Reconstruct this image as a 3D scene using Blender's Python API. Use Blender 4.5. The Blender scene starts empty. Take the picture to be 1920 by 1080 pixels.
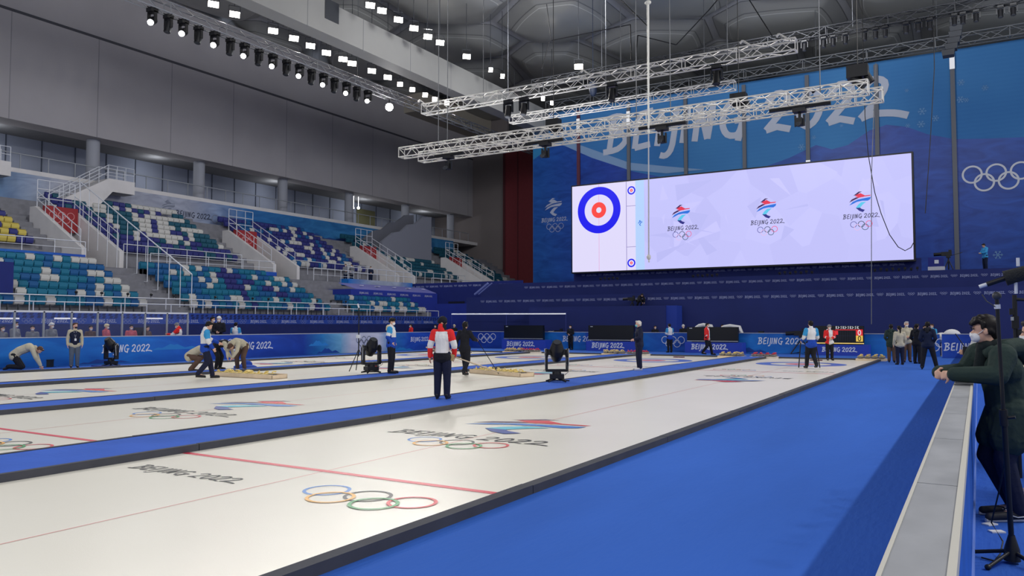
import bpy, bmesh, math, random
import numpy as np
from mathutils import Vector, Matrix
random.seed(7)
SC = bpy.context.scene
COL = SC.collection
R_ = math.radians

# ------------------------------------------------------------ camera
F_PX, PITCH, YAW, CAM_H = 1465.0, R_(2.644), R_(30.798), 1.72
cd = bpy.data.cameras.new('camera'); cam = bpy.data.objects.new('camera', cd); COL.objects.link(cam)
cd.sensor_fit = 'HORIZONTAL'; cd.sensor_width = 36.0; cd.lens = F_PX * 36.0 / 1920.0
cd.clip_start = 0.05; cd.clip_end = 400
cam.location = (0, 0, CAM_H); cam.rotation_euler = (math.pi / 2 + PITCH, 0, YAW)
SC.camera = cam

# ------------------------------------------------------------ view, world
vs = SC.view_settings
vs.view_transform = 'Standard'; vs.look = 'None'; vs.gamma = 1.0; vs.use_curve_mapping = False; vs.exposure = 0.0
SC.cycles.max_bounces = 5; SC.cycles.diffuse_bounces = 3; SC.cycles.glossy_bounces = 2
SC.cycles.transparent_max_bounces = 8; SC.cycles.caustics_reflective = False; SC.cycles.caustics_refractive = False
SC.cycles.sample_clamp_indirect = 4.0
w = bpy.data.worlds.new('hall_air'); SC.world = w; w.use_nodes = True
w.node_tree.nodes['Background'].inputs[0].default_value = (0.60, 0.66, 0.80, 1)
w.node_tree.nodes['Background'].inputs[1].default_value = 0.62

def lin(c):
    c = c / 255.0
    return c / 12.92 if c <= 0.04045 else ((c + 0.055) / 1.055) ** 2.4
def rgb(r, g, b): return (lin(r), lin(g), lin(b), 1.0)

def spot(loc, target, power, color=(1, 0.97, 0.92), angle=100, radius=0.35, blend=0.5):
    l = bpy.data.lights.new('flood_or_fill_spot', 'SPOT'); l.energy = power; l.color = color
    l.spot_size = R_(angle); l.spot_blend = blend; l.shadow_soft_size = radius
    o = bpy.data.objects.new('flood_or_fill_spot', l); COL.objects.link(o); o.location = loc
    o.rotation_euler = (Vector(target) - Vector(loc)).to_track_quat('-Z', 'Y').to_euler()
    return o
# lamps of the right-hand lighting truss (above and right of the frame)
for i in range(9):
    spot((15.5, 2 + i * 6.0, 22.5), (-5, 4 + i * 5.4, 0), 3400, angle=104)
# lamps of the left-hand lighting truss and of the white roof beam
for i in range(7):
    spot((-44.5, 22 + i * 7.0, 23.4), (-17, 8 + i * 6.0, 0), 3000, angle=92)
for i in range(6):
    spot((-37.5, 26 + i * 8.0, 26.2), (-9, 8 + i * 7.5, 0), 3000, angle=92)
# lamps at the front end of the hall, behind the camera
for i in range(3):
    spot((-30 + i * 12, -14, 22), (-24 + i * 10, 10, 0), 3600, angle=100)
# added fill spots, with no fixtures, that brighten the walls and the roof
for i, (x, y, z, tx, ty, tz, p_) in enumerate([(-20, 20, 25, -60, 40, 20, 9500), (-20, 48, 25, -60, 66, 18, 8500), (-12, 50, 24, -12, 75, 18, 9500),
        (-30, 50, 24, -34, 75, 14, 6500), (-20, 0, 20, -60, 14, 20, 8500), (2, 48, 22, 2, 75, 16, 5500), (-28, 44, 5, -28, 50, 30, 9000), (-8, 52.5, 5.6, -6, 56, 30, 5000), (-36, 20, 6, -40, 26, 30, 6000)]):
    spot((x, y, z), (tx, ty, tz), p_, color=(0.93, 0.95, 1.0), angle=120, radius=2.2, blend=1)

# added fill lights that brighten the dark upper walkway
for y in (30, 44, 58, 72, 84):
    l = bpy.data.lights.new('walkway_fill', 'POINT'); l.energy = 95; l.shadow_soft_size = .4; l.color = (.9, .94, 1)
    o = bpy.data.objects.new('walkway_fill', l); COL.objects.link(o); o.location = (-64, y, 16)

# ------------------------------------------------------------ materials
MATS = {}
def mat(name, color, rough=0.6, metal=0.0, emit=0.0, spec=0.4, bump=0.0, bscale=40.0, var=0.0, vscale=3.0, alpha=None, stretch=None):
    if name in MATS: return MATS[name]
    m = bpy.data.materials.new(name); m.use_nodes = True; nt = m.node_tree; N = nt.nodes; L = nt.links
    b = N['Principled BSDF']; b.inputs['Base Color'].default_value = color
    b.inputs['Roughness'].default_value = rough; b.inputs['Metallic'].default_value = metal
    b.inputs['Specular IOR Level'].default_value = spec
    if emit:
        b.inputs['Emission Color'].default_value = color; b.inputs['Emission Strength'].default_value = emit
        if emit >= 0.9: b.inputs['Base Color'].default_value = (0.01, 0.01, 0.01, 1)
    if var or bump:
        tc = N.new('ShaderNodeTexCoord'); mp = N.new('ShaderNodeMapping'); L.new(tc.outputs['Object'], mp.inputs[0])
        if stretch: mp.inputs['Scale'].default_value = stretch
    if var:
        n = N.new('ShaderNodeTexNoise'); n.inputs['Scale'].default_value = vscale; n.inputs['Detail'].default_value = 5
        L.new(mp.outputs[0], n.inputs[0])
        r = N.new('ShaderNodeValToRGB'); r.color_ramp.elements[0].position = 0.3; r.color_ramp.elements[1].position = 0.7
        c = color
        r.color_ramp.elements[0].color = (c[0] * (1 - var), c[1] * (1 - var), c[2] * (1 - var), 1)
        r.color_ramp.elements[1].color = (min(1, c[0] * (1 + var)), min(1, c[1] * (1 + var)), min(1, c[2] * (1 + var)), 1)
        L.new(n.outputs[0], r.inputs[0]); L.new(r.outputs[0], b.inputs['Base Color'])
    if bump:
        n2 = N.new('ShaderNodeTexNoise'); n2.inputs['Scale'].default_value = bscale; n2.inputs['Detail'].default_value = 4
        L.new(mp.outputs[0], n2.inputs[0])
        bp = N.new('ShaderNodeBump'); bp.inputs['Strength'].default_value = bump; bp.inputs['Distance'].default_value = 0.02
        L.new(n2.outputs[0], bp.inputs['Height']); L.new(bp.outputs[0], b.inputs['Normal'])
    if alpha is not None:
        b.inputs['Alpha'].default_value = alpha
    MATS[name] = m
    return m

# ------------------------------------------------------------ image <-> place helpers
_F = np.array([-math.sin(YAW) * math.cos(PITCH), math.cos(YAW) * math.cos(PITCH), math.sin(PITCH)])
_R = np.array([math.cos(YAW), math.sin(YAW), 0.0]); _U = np.cross(_R, _F); _C = np.array([0, 0, CAM_H])
def _ray(px, py): return _R * (px - 960) + _U * (540 - py) + _F * F_PX
def atX(px, py, X): d = _ray(px, py); return Vector(_C + d * (X / d[0]))
def atY(px, py, Y): d = _ray(px, py); return Vector(_C + d * (Y / d[1]))
def atZ(px, py, Z=0.0): d = _ray(px, py); return Vector(_C + d * ((Z - CAM_H) / d[2]))

# ------------------------------------------------------------ mesh builder
class MB:
    def __init__(s): s.v = []; s.f = []; s.m = []; s.sm = []
    def add(s, vs, fs, mi=0, smooth=False):
        o = len(s.v); s.v += [tuple(v) for v in vs]
        for f in fs: s.f.append([i + o for i in f]); s.m.append(mi); s.sm.append(smooth)
        return s
    def box(s, x0, x1, y0, y1, z0, z1, mi=0):
        return s.add([(x0, y0, z0), (x1, y0, z0), (x1, y1, z0), (x0, y1, z0), (x0, y0, z1), (x1, y0, z1), (x1, y1, z1), (x0, y1, z1)],
                     [(0, 3, 2, 1), (4, 5, 6, 7), (0, 1, 5, 4), (1, 2, 6, 5), (2, 3, 7, 6), (3, 0, 4, 7)], mi)
    def cbox(s, c, d, mi=0):
        return s.box(c[0] - d[0] / 2, c[0] + d[0] / 2, c[1] - d[1] / 2, c[1] + d[1] / 2, c[2] - d[2] / 2, c[2] + d[2] / 2, mi)
    def tube(s, pts, r, n=6, mi=0, r2=None, cap=True):
        pts = [Vector(p) for p in pts]; k = len(pts); vs = []
        for i, p in enumerate(pts):
            t = (pts[min(i + 1, k - 1)] - pts[max(i - 1, 0)]).normalized()
            a = Vector((0, 0, 1)) if abs(t.z) < 0.9 else Vector((0, 1, 0))
            u = t.cross(a).normalized(); v = u.cross(t)
            rr = r if r2 is None else r + (r2 - r) * i / max(1, k - 1)
            for j in range(n):
                an = 2 * math.pi * (j + 0.5) / n
                vs.append(p + u * (rr * math.cos(an)) + v * (rr * math.sin(an)))
        fs = [[i * n + j, i * n + (j + 1) % n, (i + 1) * n + (j + 1) % n, (i + 1) * n + j] for i in range(k - 1) for j in range(n)]
        s.add(vs, fs, mi, n > 5)
        if cap: s.add(vs[:n], [list(range(n))[::-1]], mi); s.add(vs[-n:], [list(range(n))], mi)
        return s
    def ell(s, c, r, mi=0, nu=12, nv=8, rot=None):
        c = Vector(c); vs = []; fs = []
        for i in range(nv + 1):
            th = math.pi * i / nv
            for j in range(nu):
                ph = 2 * math.pi * j / nu
                p = Vector((r[0] * math.sin(th) * math.cos(ph), r[1] * math.sin(th) * math.sin(ph), r[2] * math.cos(th)))
                if rot is not None: p = rot @ p
                vs.append(c + p)
        for i in range(nv):
            for j in range(nu):
                a, b = i * nu + j, i * nu + (j + 1) % nu
                fs.append([a, a + nu, b + nu, b])
        return s.add(vs, fs, mi, True)
    def lathe(s, prof, c=(0, 0, 0), n=16, mi=0, smooth=True):
        vs = []; k = len(prof)
        for (r, z) in prof:
            for j in range(n):
                a = 2 * math.pi * j / n; vs.append((c[0] + r * math.cos(a), c[1] + r * math.sin(a), c[2] + z))
        fs = [[i * n + j, i * n + (j + 1) % n, (i + 1) * n + (j + 1) % n, (i + 1) * n + j] for i in range(k - 1) for j in range(n)]
        s.add(vs, fs, mi, smooth)
        return s
    def poly(s, pts, mi=0): return s.add(pts, [list(range(len(pts)))], mi)
    def prism(s, pts, ext, mi=0):
        pts = [Vector(p) for p in pts]; e = Vector(ext); n = len(pts)
        vs = pts + [p + e for p in pts]
        fs = [list(range(n))[::-1], list(range(n, 2 * n))] + [[i, (i + 1) % n, n + (i + 1) % n, n + i] for i in range(n)]
        return s.add(vs, fs, mi)
    def mesh(s, name, mats):
        me = bpy.data.meshes.new(name); me.from_pydata(s.v, [], s.f)
        for m in (mats if isinstance(mats, (list, tuple)) else [mats]): me.materials.append(m)
        me.polygons.foreach_set('material_index', s.m); me.polygons.foreach_set('use_smooth', s.sm)
        me.update(); return me
    def build(s, name, mats, parent=None, loc=None, fix=True):
        me = s.mesh(name, mats)
        if fix:
            bm = bmesh.new(); bm.from_mesh(me); bmesh.ops.recalc_face_normals(bm, faces=bm.faces); bm.to_mesh(me); bm.free()
        return link(name, me, parent, loc)
def link(name, me, parent=None, loc=None, rz=None):
    o = bpy.data.objects.new(name, me); COL.objects.link(o)
    if parent is not None: o.parent = parent
    if loc is not None: o.location = loc
    if rz is not None: o.rotation_euler = (0, 0, rz)
    return o
def tag(o, label=None, cat=None, group=None, kind=None):
    if label: o['label'] = label
    if cat: o['category'] = cat
    if group: o['group'] = group
    if kind: o['kind'] = kind
    return o
def thing(name, label, cat, loc=(0, 0, 0), rz=0.0, group=None):
    o = bpy.data.objects.new(name, None); o.empty_display_size = 0.2; COL.objects.link(o)
    o.location = loc; o.rotation_euler = (0, 0, rz)
    return tag(o, label, cat, group)
def struct(o): o['kind'] = 'structure'; return o
ORD = ['', 'first', 'second', 'third', 'fourth', 'fifth', 'sixth', 'seventh', 'eighth', 'ninth', 'tenth', 'eleventh', 'twelfth', 'thirteenth',
       'fourteenth', 'fifteenth', 'sixteenth', 'seventeenth', 'eighteenth', 'nineteenth', 'twentieth']
def ordn(n):
    if n <= 20: return ORD[n]
    t = ['', '', 'twenty', 'thirty', 'forty', 'fifty', 'sixty', 'seventy', 'eighty'][n // 10]
    return (t + '-' + ORD[n % 10]) if n % 10 else t[:-1] + 'ieth'

# ------------------------------------------------------------ lettering and emblems (flat shapes in a frame o, u, v)
GL = {
 'B': (0.78, [[(.1, 0), (.27, 1)], [(.02, .93), (.35, 1), (.62, .9), (.52, .66), (.2, .52)], [(.2, .52), (.52, .46), (.6, .26), (.36, .05), (-.08, .0)]]),
 'E': (0.66, [[(.1, 0), (.24, .95)], [(.24, .95), (.66, 1.02)], [(.18, .5), (.55, .56)], [(.1, .02), (.56, .08)]]),
 'I': (0.34, [[(.1, 0), (.26, 1)]]),
 'J': (0.38, [[(.34, 1), (.2, 0), (.02, -.28), (-.16, -.26)]]),
 'N': (0.76, [[(.1, 0), (.25, 1)], [(.25, 1), (.45, .03)], [(.45, .03), (.64, 1.03)]]),
 'G': (0.86, [[(.68, .84), (.48, .98), (.22, .8), (.1, .4), (.22, .08), (.5, .06), (.64, .4)], [(.42, .42), (.82, .44)], [(.64, .4), (.5, -.12)]]),
 '2': (0.74, [[(.06, .74), (.3, .98), (.56, .88), (.48, .58), (.02, .06)], [(.02, .06), (.3, .12), (.62, .02)]]),
 '0': (0.76, [[(.46, .96), (.2, .74), (.1, .3), (.26, .04), (.5, .2), (.62, .62), (.46, .96)]]),
 't': (1.1, [[(.06, .74), (.3, .98), (.56, .88), (.48, .58), (.02, .06)], [(.02, .06), (.3, .14), (.75, .1), (1.05, .0)]]),
 ' ': (0.34, [])}
def ribbon(mb, o, u, v, pts, w, mi=0, closed=False):
    P = [Vector((p[0], p[1])) for p in pts]; n = len(P); A = []
    for i in range(n):
        if closed: t = P[(i + 1) % n] - P[i - 1]
        else: t = P[min(i + 1, n - 1)] - P[max(i - 1, 0)]
        if t.length < 1e-9: t = Vector((1, 0))
        t.normalize(); nn = Vector((-t.y, t.x)) * (w / 2)
        A.append((P[i] + nn, P[i] - nn))
    vs = [o + u * q.x + v * q.y for a in A for q in a]
    rng = range(n if closed else n - 1)
    mb.add(vs, [[2 * i, 2 * i + 1, (2 * ((i + 1) % n)) + 1, 2 * ((i + 1) % n)] for i in rng], mi)
def smooth_pts(pts, k=3):
    if len(pts) < 4: return pts
    out = []
    P = [pts[0]] + list(pts) + [pts[-1]]
    for i in range(1, len(P) - 2):
        for j in range(k):
            t = j / k; a, b, c, d = P[i - 1], P[i], P[i + 1], P[i + 2]
            out.append(tuple(0.5 * ((2 * b[q]) + (-a[q] + c[q]) * t + (2 * a[q] - 5 * b[q] + 4 * c[q] - d[q]) * t * t + (-a[q] + 3 * b[q] - 3 * c[q] + d[q]) * t ** 3) for q in (0, 1)))
    out.append(tuple(pts[-1])); return out
def word(mb, text, o, u, v, width, mi=0, thick=0.155, k=3, hs=1.0):
    """lettering with its lower left corner at o, u to the right, v up (unit vectors)"""
    o, u, v = Vector(o), Vector(u), Vector(v)
    tot = sum(GL[c][0] for c in text); s = width / tot; x = 0.0; nn = u.cross(v); e = min(.006, .0004 + width * .0003); j = 0
    for c in text:
        wd, st = GL[c]
        for q in st:
            ribbon(mb, o + u * x + nn * (e * (j % 4)), u * s, v * s * hs, smooth_pts(q, k) if k > 1 else q, thick, mi); j += 1
        x += wd * s
BJ = 'BEIJING 202t'
def ring(mb, c, u, v, r, t, mi=0, n=28):
    c, u, v = Vector(c), Vector(u), Vector(v); vs = []
    for j in range(n):
        a = 2 * math.pi * j / n; d = u * math.cos(a) + v * math.sin(a)
        vs += [c + d * r, c + d * (r - t)]
    mb.add(vs, [[2 * j, 2 * ((j + 1) % n), 2 * ((j + 1) % n) + 1, 2 * j + 1] for j in range(n)], mi)
def rings5(mb, c, u, v, width, mis=(0, 0, 0, 0, 0), t=0.085, n=24, eps=None):
    c, u, v = Vector(c), Vector(u), Vector(v); D = width / 3.24; r = D / 2
    for k, (x, y) in enumerate([(-1.12, 0.24), (0, 0.24), (1.12, 0.24), (-0.56, -0.24), (0.56, -0.24)]):
        e = u.cross(v) * (k * (.0006 + width * .0006))
        ring(mb, c + u * x * D + v * y * D + e, u, v, r, D * t, mis[k], n)
EMB = [  # (material slot, outline) in a unit square
 (0, [(.20, .82), (.45, 1.0), (.60, .985), (.46, .93), (.40, .84)]),
 (1, [(.26, .80), (.38, .87), (.52, .92), (.72, .80), (.66, .72), (.45, .73)]),
 (0, [(.0, .50), (.12, .64), (.32, .73), (.45, .70), (.22, .60)]),
 (1, [(.32, .73), (.6, .79), (1.0, .80), (.96, .755), (.7, .74), (.45, .70)]),
 (2, [(.0, .36), (.16, .52), (.4, .62), (.66, .66), (1.0, .70), (.97, .60), (.86, .53), (.6, .545), (.36, .51), (.16, .42)]),
 (3, [(.30, .22), (.40, .36), (.55, .48), (.78, .49), (.62, .36), (.50, .22)]),
 (4, [(.30, .22), (.50, .22), (.56, .16), (.72, .10), (.62, .0), (.46, .07)])]
def emblem(mb, o, u, v, w, h, base=0, mono=False):
    o, u, v = Vector(o), Vector(u), Vector(v)
    nn = u.cross(v)
    for i, (k, pl) in enumerate(EMB): mb.poly([o + u * (x * w) + v * (y * h) + nn * (i * .0008) for x, y in pl], base + (0 if mono else k))
M_white = mat('print_white', rgb(226, 228, 232), 0.6)
M_ink = mat('print_ink', rgb(34, 36, 42), 0.5)
EM = [mat('logo_plum', rgb(70, 30, 80), 0.5), mat('logo_red', rgb(205, 45, 60), 0.5), mat('logo_blue', rgb(30, 110, 190), 0.5),
      mat('logo_aqua', rgb(70, 180, 200), 0.5), mat('logo_navy', rgb(28, 60, 140), 0.5)]
RG = [mat('ring_blue', rgb(40, 120, 200), 0.4), mat('ring_black', rgb(50, 50, 54), 0.4), mat('ring_red', rgb(214, 50, 66), 0.4),
      mat('ring_yellow', rgb(232, 170, 70), 0.4), mat('ring_green', rgb(30, 150, 80), 0.4)]
M_carpet = mat('carpet_blue', rgb(54, 98, 184), 0.95, spec=0.1, bump=0.5, bscale=18, var=0.10, vscale=0.7, stretch=(1, 0.25, 1))
M_bump = mat('bumper_foam', rgb(72, 73, 80), 0.8, spec=0.2, var=0.1)
M_steel = mat('galvanised_steel', rgb(176, 178, 180), 0.35, 0.6, var=0.12, vscale=8)
M_alu = mat('truss_aluminium', rgb(226, 222, 214), 0.35, 0.25, spec=0.6)
M_rail = mat('rail_white', rgb(214, 216, 222), 0.45)
M_black = mat('black_plastic', rgb(22, 22, 25), 0.45)
M_grey = mat('dark_metal', rgb(66, 68, 72), 0.5, 0.3)
X1, Y1, Z1 = Vector((1, 0, 0)), Vector((0, 1, 0)), Vector((0, 0, 1))
# ============================================================ FLOOR, ICE
struct(MB().box(-62, 12, -6, 100, -0.3, -0.012).build('floor', mat('floor_concrete', rgb(70, 76, 96), 0.8, var=0.1)))
struct(MB().box(-33.4, 3.2, -2, 47.6, -0.012, 0.0).build('floor.001', M_carpet))

def ice_mat():
    m = bpy.data.materials.new('pebbled_ice'); m.use_nodes = True; N = m.node_tree.nodes; L = m.node_tree.links
    b = N['Principled BSDF']; b.inputs['Roughness'].default_value = 0.28; b.inputs['Specular IOR Level'].default_value = 0.35
    tc = N.new('ShaderNodeTexCoord'); n = N.new('ShaderNodeTexNoise'); n.inputs['Scale'].default_value = 0.35; n.inputs['Detail'].default_value = 3
    L.new(tc.outputs['Object'], n.inputs[0]); r = N.new('ShaderNodeValToRGB')
    r.color_ramp.elements[0].position = .3; r.color_ramp.elements[1].position = .7
    r.color_ramp.elements[0].color = rgb(232, 227, 212); r.color_ramp.elements[1].color = rgb(238, 233, 219)
    L.new(n.outputs[0], r.inputs[0]); L.new(r.outputs[0], b.inputs['Base Color'])
    n2 = N.new('ShaderNodeTexNoise'); n2.inputs['Scale'].default_value = 90; bp = N.new('ShaderNodeBump'); bp.inputs['Strength'].default_value = 0.12
    bp.inputs['Distance'].default_value = 0.01
    L.new(tc.outputs['Object'], n2.inputs[0]); L.new(n2.outputs[0], bp.inputs['Height']); L.new(bp.outputs[0], b.inputs['Normal'])
    return m
M_ice = ice_mat()
M_hog = mat('ice_red_line', rgb(214, 52, 78), 0.35)
M_thin = mat('ice_thin_line', rgb(222, 160, 152), 0.4)
HB = [mat('house_blue', rgb(50, 96, 190), 0.35), M_ice, mat('house_red', rgb(200, 70, 100), 0.35), M_ice]
SHEETS = [(-9.10, -4.05), (-15.85, -10.60), (-22.60, -17.10), (-29.10, -23.55)]
SN = ['nearest', 'second nearest', 'third nearest', 'farthest']
Y_HOG, Y_TEE, Y_END = 6.78, 35.13, 40.5
M_hack = mat('hack_maroon', rgb(96, 36, 52), 0.6)
for k, (a, b) in enumerate(SHEETS):
    c = (a + b) / 2
    t = thing('ice_sheet', '%s of the four long white ice sheets' % SN[k], 'ice sheet', (c, 0, 0))
    MB().box(a - c, b - c, -1, Y_END, -0.01, 0.008).build('ice', M_ice, t)
    z = 0.011
    for y in (Y_HOG, Y_HOG + 21.95): tag(MB().poly([(a - c, y - .05, z), (b - c, y - .05, z), (b - c, y + .05, z), (a - c, y + .05, z)]).build('hog_line', M_hog, t), 'red line across the ice')
    h = MB(); h.poly([(-.010, -1, z - .001), (.010, -1, z - .001), (.010, Y_END, z - .001), (-.010, Y_END, z - .001)])
    for y in (Y_TEE, Y_TEE + 1.83): h.poly([(a - c, y - .012, z - .001), (b - c, y - .012, z - .001), (b - c, y + .012, z - .001), (a - c, y + .012, z - .001)])
    h.build('centre_line', M_thin, t)
    h = MB()
    for q, rr in enumerate((1.83, 1.22, .61, .15)):
        rin = (1.22, .61, .15, 0)[q]
        if q in (0, 2): ring(h, (0, Y_TEE, z), X1, Y1, rr, rr - rin, 0 if q == 0 else 1, 64)
    h.build('house', [HB[0], HB[2]], t)
    for sgn, oy in ((1, 0), (-1, 35.53)):   # the printed marks, once for each direction of play
        u, v = X1 * sgn, Y1 * sgn
        def P(x, y): return Vector((x * sgn, oy + y * sgn if sgn < 0 else y, z))
        g = MB(); rings5(g, P(.055, 9.26), u, v, 1.68, (0, 1, 2, 3, 4), t=0.075, n=40); g.build('five_rings', RG, t)
        g = MB(); rings5(g, P(1.32, 5.9), u, v, 1.60, (0, 1, 2, 3, 4), t=0.075, n=40); g.build('five_rings', RG, t)
        g = MB(); word(g, BJ, P(-1.50, 9.74), u, v, 2.86, thick=.13); g.build('lettering', M_ink, t)
        g = MB(); word(g, BJ, P(-2.16, 5.74), u, v, 1.85, thick=.13); g.build('lettering', M_ink, t)
        g = MB(); emblem(g, P(-1.03, 10.45), u, v, 1.98, 2.0); g.build('emblem', EM, t)
    for s in (-.14, .14): tag(MB().box(s - .12, s + .12, Y_TEE + 3.66, Y_TEE + 3.9, 0.008, .05).build('foot_hack', M_hack, t), 'dark red rubber foothold')
# divider carpets with black foam bumpers
gaps = [(SHEETS[1][1], SHEETS[0][0]), (SHEETS[2][1], SHEETS[1][0]), (SHEETS[3][1], SHEETS[2][0])]
GN = ['nearest', 'middle one', 'farthest']
M_div = mat('carpet_divider', rgb(64, 100, 190), 0.95, spec=0.1, bump=0.4, bscale=18, var=0.08, vscale=1.2)
def bumper(mb, x0, x1, y0, y1, z1):
    y = y0
    while y < y1 - .01:
        e = min(y + 4.0, y1); mb.box(x0, x1, y, e - .012, 0.0, z1 + random.uniform(-.004, .004)); y = e
for k, (a, b) in enumerate(gaps):
    t = thing('divider_strip', '%s of the three low blue dividers edged with black foam' % GN[k], 'divider', ((a + b) / 2, 0, 0)); c = (a + b) / 2
    MB().box(a + .06 - c, b - .06 - c, -1, Y_END, 0, .088).build('carpet', M_div, t)
    for s, (p, q) in ((0, (a - c, a - c + .07)), (1, (b - c - .07, b - c))):
        m = MB(); bumper(m, p, q, -1, Y_END, .10); m.build('foam_bumper', M_bump, t)
for nm, x0, x1 in (('near', -4.05, -3.92), ('far', -29.22, -29.10)):
    m = MB(); bumper(m, x0, x1, -1, Y_END + .1, .085)
    tag(m.build('foam_bumper', M_bump), 'long black foam bumper between %s' % ('the nearest ice sheet and the wide blue carpet' if nm == 'near' else 'the farthest ice sheet and the left advertising boards'), 'bumper')
for k, (a, b) in enumerate(SHEETS):
    tag(MB().box(a, b, Y_END, Y_END + .1, 0, .08).build('end_bumper', M_bump), 'black foam bumper across the far end of the %s sheet' % SN[k], 'bumper')

# ============================================================ ADVERTISING BOARDS
def board_mat(name, stops, axis='Y', lo=0.0, hi=1.0):
    """printed vinyl: colour bands along the board with soft paler swirls"""
    m = bpy.data.materials.new(name); m.use_nodes = True; N = m.node_tree.nodes; L = m.node_tree.links
    b = N['Principled BSDF']; b.inputs['Roughness'].default_value = 0.45; b.inputs['Specular IOR Level'].default_value = 0.3
    tc = N.new('ShaderNodeTexCoord'); sp = N.new('ShaderNodeSeparateXYZ'); L.new(tc.outputs['Object'], sp.inputs[0])
    mr = N.new('ShaderNodeMapRange'); mr.inputs['From Min'].default_value = lo; mr.inputs['From Max'].default_value = hi
    L.new(sp.outputs[axis], mr.inputs['Value']); r = N.new('ShaderNodeValToRGB'); e = r.color_ramp.elements
    e[0].position = stops[0][0]; e[0].color = stops[0][1]; e[1].position = stops[-1][0]; e[1].color = stops[-1][1]
    for p, c in stops[1:-1]:
        q = e.new(p); q.color = c
    L.new(mr.outputs[0], r.inputs[0])
    n = N.new('ShaderNodeTexNoise'); n.inputs['Scale'].default_value = 0.5; n.inputs['Detail'].default_value = 3; n.inputs['Distortion'].default_value = 1.5
    mp = N.new('ShaderNodeMapping'); mp.inputs['Scale'].default_value = (.8, .8, 2.2); L.new(tc.outputs['Object'], mp.inputs[0]); L.new(mp.outputs[0], n.inputs[0])
    mx = N.new('ShaderNodeMix'); mx.data_type = 'RGBA'; mx.blend_type = 'SOFT_LIGHT'; mx.inputs[0].default_value = .8
    L.new(r.outputs[0], mx.inputs[6]); L.new(n.outputs[0], mx.inputs[7]); L.new(mx.outputs[2], b.inputs['Base Color'])
    return m
BL, BM, BP, BD = rgb(28, 112, 196), rgb(36, 78, 176), rgb(200, 200, 212), rgb(26, 60, 150)
def mountains(mb, o, u, v, w, h, mi=1):
    pts = [(0, 0), (.12, .25), (.2, .18), (.36, .62), (.44, .5), (.5, .58), (.66, .2), (.8, .34), (1, 0)]
    mb.poly([o + u * (x * w) + v * (y * h) for x, y in pts], mi)
BH = 1.17
def board(p0, p1, mt, label, items, bh=BH, n=(1, 0, 0), cap=True):
    """a board from p0 to p1 on the floor facing n"""
    p0, p1, n = Vector(p0), Vector(p1), Vector(n); u = (p1 - p0).normalized(); L = (p1 - p0).length
    t = thing('advertising_board', label, 'advertising board', p0)
    m = MB(); m.prism([Z1 * .01, u * L + Z1 * .01, u * L + Z1 * bh, Z1 * bh], -n * .09); m.build('panel', mt, t)
    if cap: m = MB(); m.prism([Z1 * bh - n * .11, u * L + Z1 * bh - n * .11, u * L + Z1 * bh + n * .02, Z1 * bh + n * .02], Z1 * .035); m.build('top_cap', mat('board_cap', rgb(178, 182, 192), .5), t)
    f = n * .006
    for it in items:
        kind, a, wd = it[:3]; z = it[3] if len(it) > 3 else .62
        m = MB()
        if kind == 'word': word(m, BJ, u * (a - wd / 2) + Z1 * (z - wd * .068) + f, u, Z1, wd, hs=1.05); m.build('lettering', M_white if len(it) < 5 else it[4], t)
        elif kind == 'rings': rings5(m, u * a + Z1 * z + f, u, Z1, wd); m.build('five_rings', M_white if len(it) < 5 else it[4], t)
        elif kind == 'hill': mountains(m, u * a + Z1 * z + f * .5, u, Z1, wd, it[4], 0); tag(m.build('printed_hills', it[5], t), 'printed mountains')
    return t
M_hill1 = mat('print_hill', rgb(40, 130, 200), .5); M_hill2 = mat('print_hill_dark', rgb(24, 70, 150), .5); M_hill3 = mat('print_hill_pale', rgb(120, 170, 205), .5)
XB = -32.0
board((XB, 4, 0), (XB, 18.4, 0), board_mat('vinyl_a', [(0, BM), (.5, BL), (1, BL)], 'Y', 0, 14), 'blue printed board behind the kneeling worker, at the left edge', [('hill', 8.6, 3.2, .02, .55, M_hill2), ('word', 9.2, 2.2)])
board((XB, 18.4, 0), (XB, 25.6, 0), board_mat('vinyl_b', [(0, BL), (.35, BL), (1, BM)], 'Y', 0, 7), 'blue printed board with a white word and pale peak, behind the man in the vest',
      [('word', 2.45, 2.35, .66), ('hill', 3.6, 2.6, .55, .42, M_hill1), ('hill', .2, 2.4, .05, .3, M_hill2)])
board((XB, 25.6, 0), (XB, 31.2, 0), board_mat('vinyl_c', [(0, BM), (1, BD)], 'Y', 0, 5.6), 'deep blue board with rings and lettering, behind the workers bent over the ice',
      [('rings', .2 + .5, 1.3, .68), ('word', 2.15, 2.6, .62)])
board((XB, 31.2, 0), (XB, 34.2, 0), board_mat('vinyl_d', [(0, BD), (.5, rgb(40, 120, 180)), (1, rgb(110, 170, 200))], 'Y', 0, 3), 'teal printed board with mountains, left of the pale section',
      [('hill', .4, 1.6, .5, .5, M_hill1), ('hill', 1.0, 1.9, .05, .5, M_hill2)])
board((XB, 34.2, 0), (XB, 38.6, 0), board_mat('vinyl_e', [(0, rgb(120, 170, 200)), (.2, BP), (.75, BP), (1, rgb(70, 140, 190))], 'Y', 0, 4.4), 'pale grey board with dark five rings, behind the small tripod light',
      [('rings', 1.95, 1.35, .68, mat('print_grey', rgb(60, 70, 90), .5))])
board((XB, 38.6, 0), (XB, 46.9, 0), board_mat('vinyl_f', [(0, rgb(50, 130, 190)), (.25, BM), (1, BD)], 'Y', 0, 8), 'last blue board of the left side, with a small white word, near the corner',
      [('hill', .2, 2.2, .02, .35, M_hill1), ('word', 3.1, 2.0, .72)])
YB = 47.0
ex = lambda px: atY(px, 640, YB).x
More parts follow.
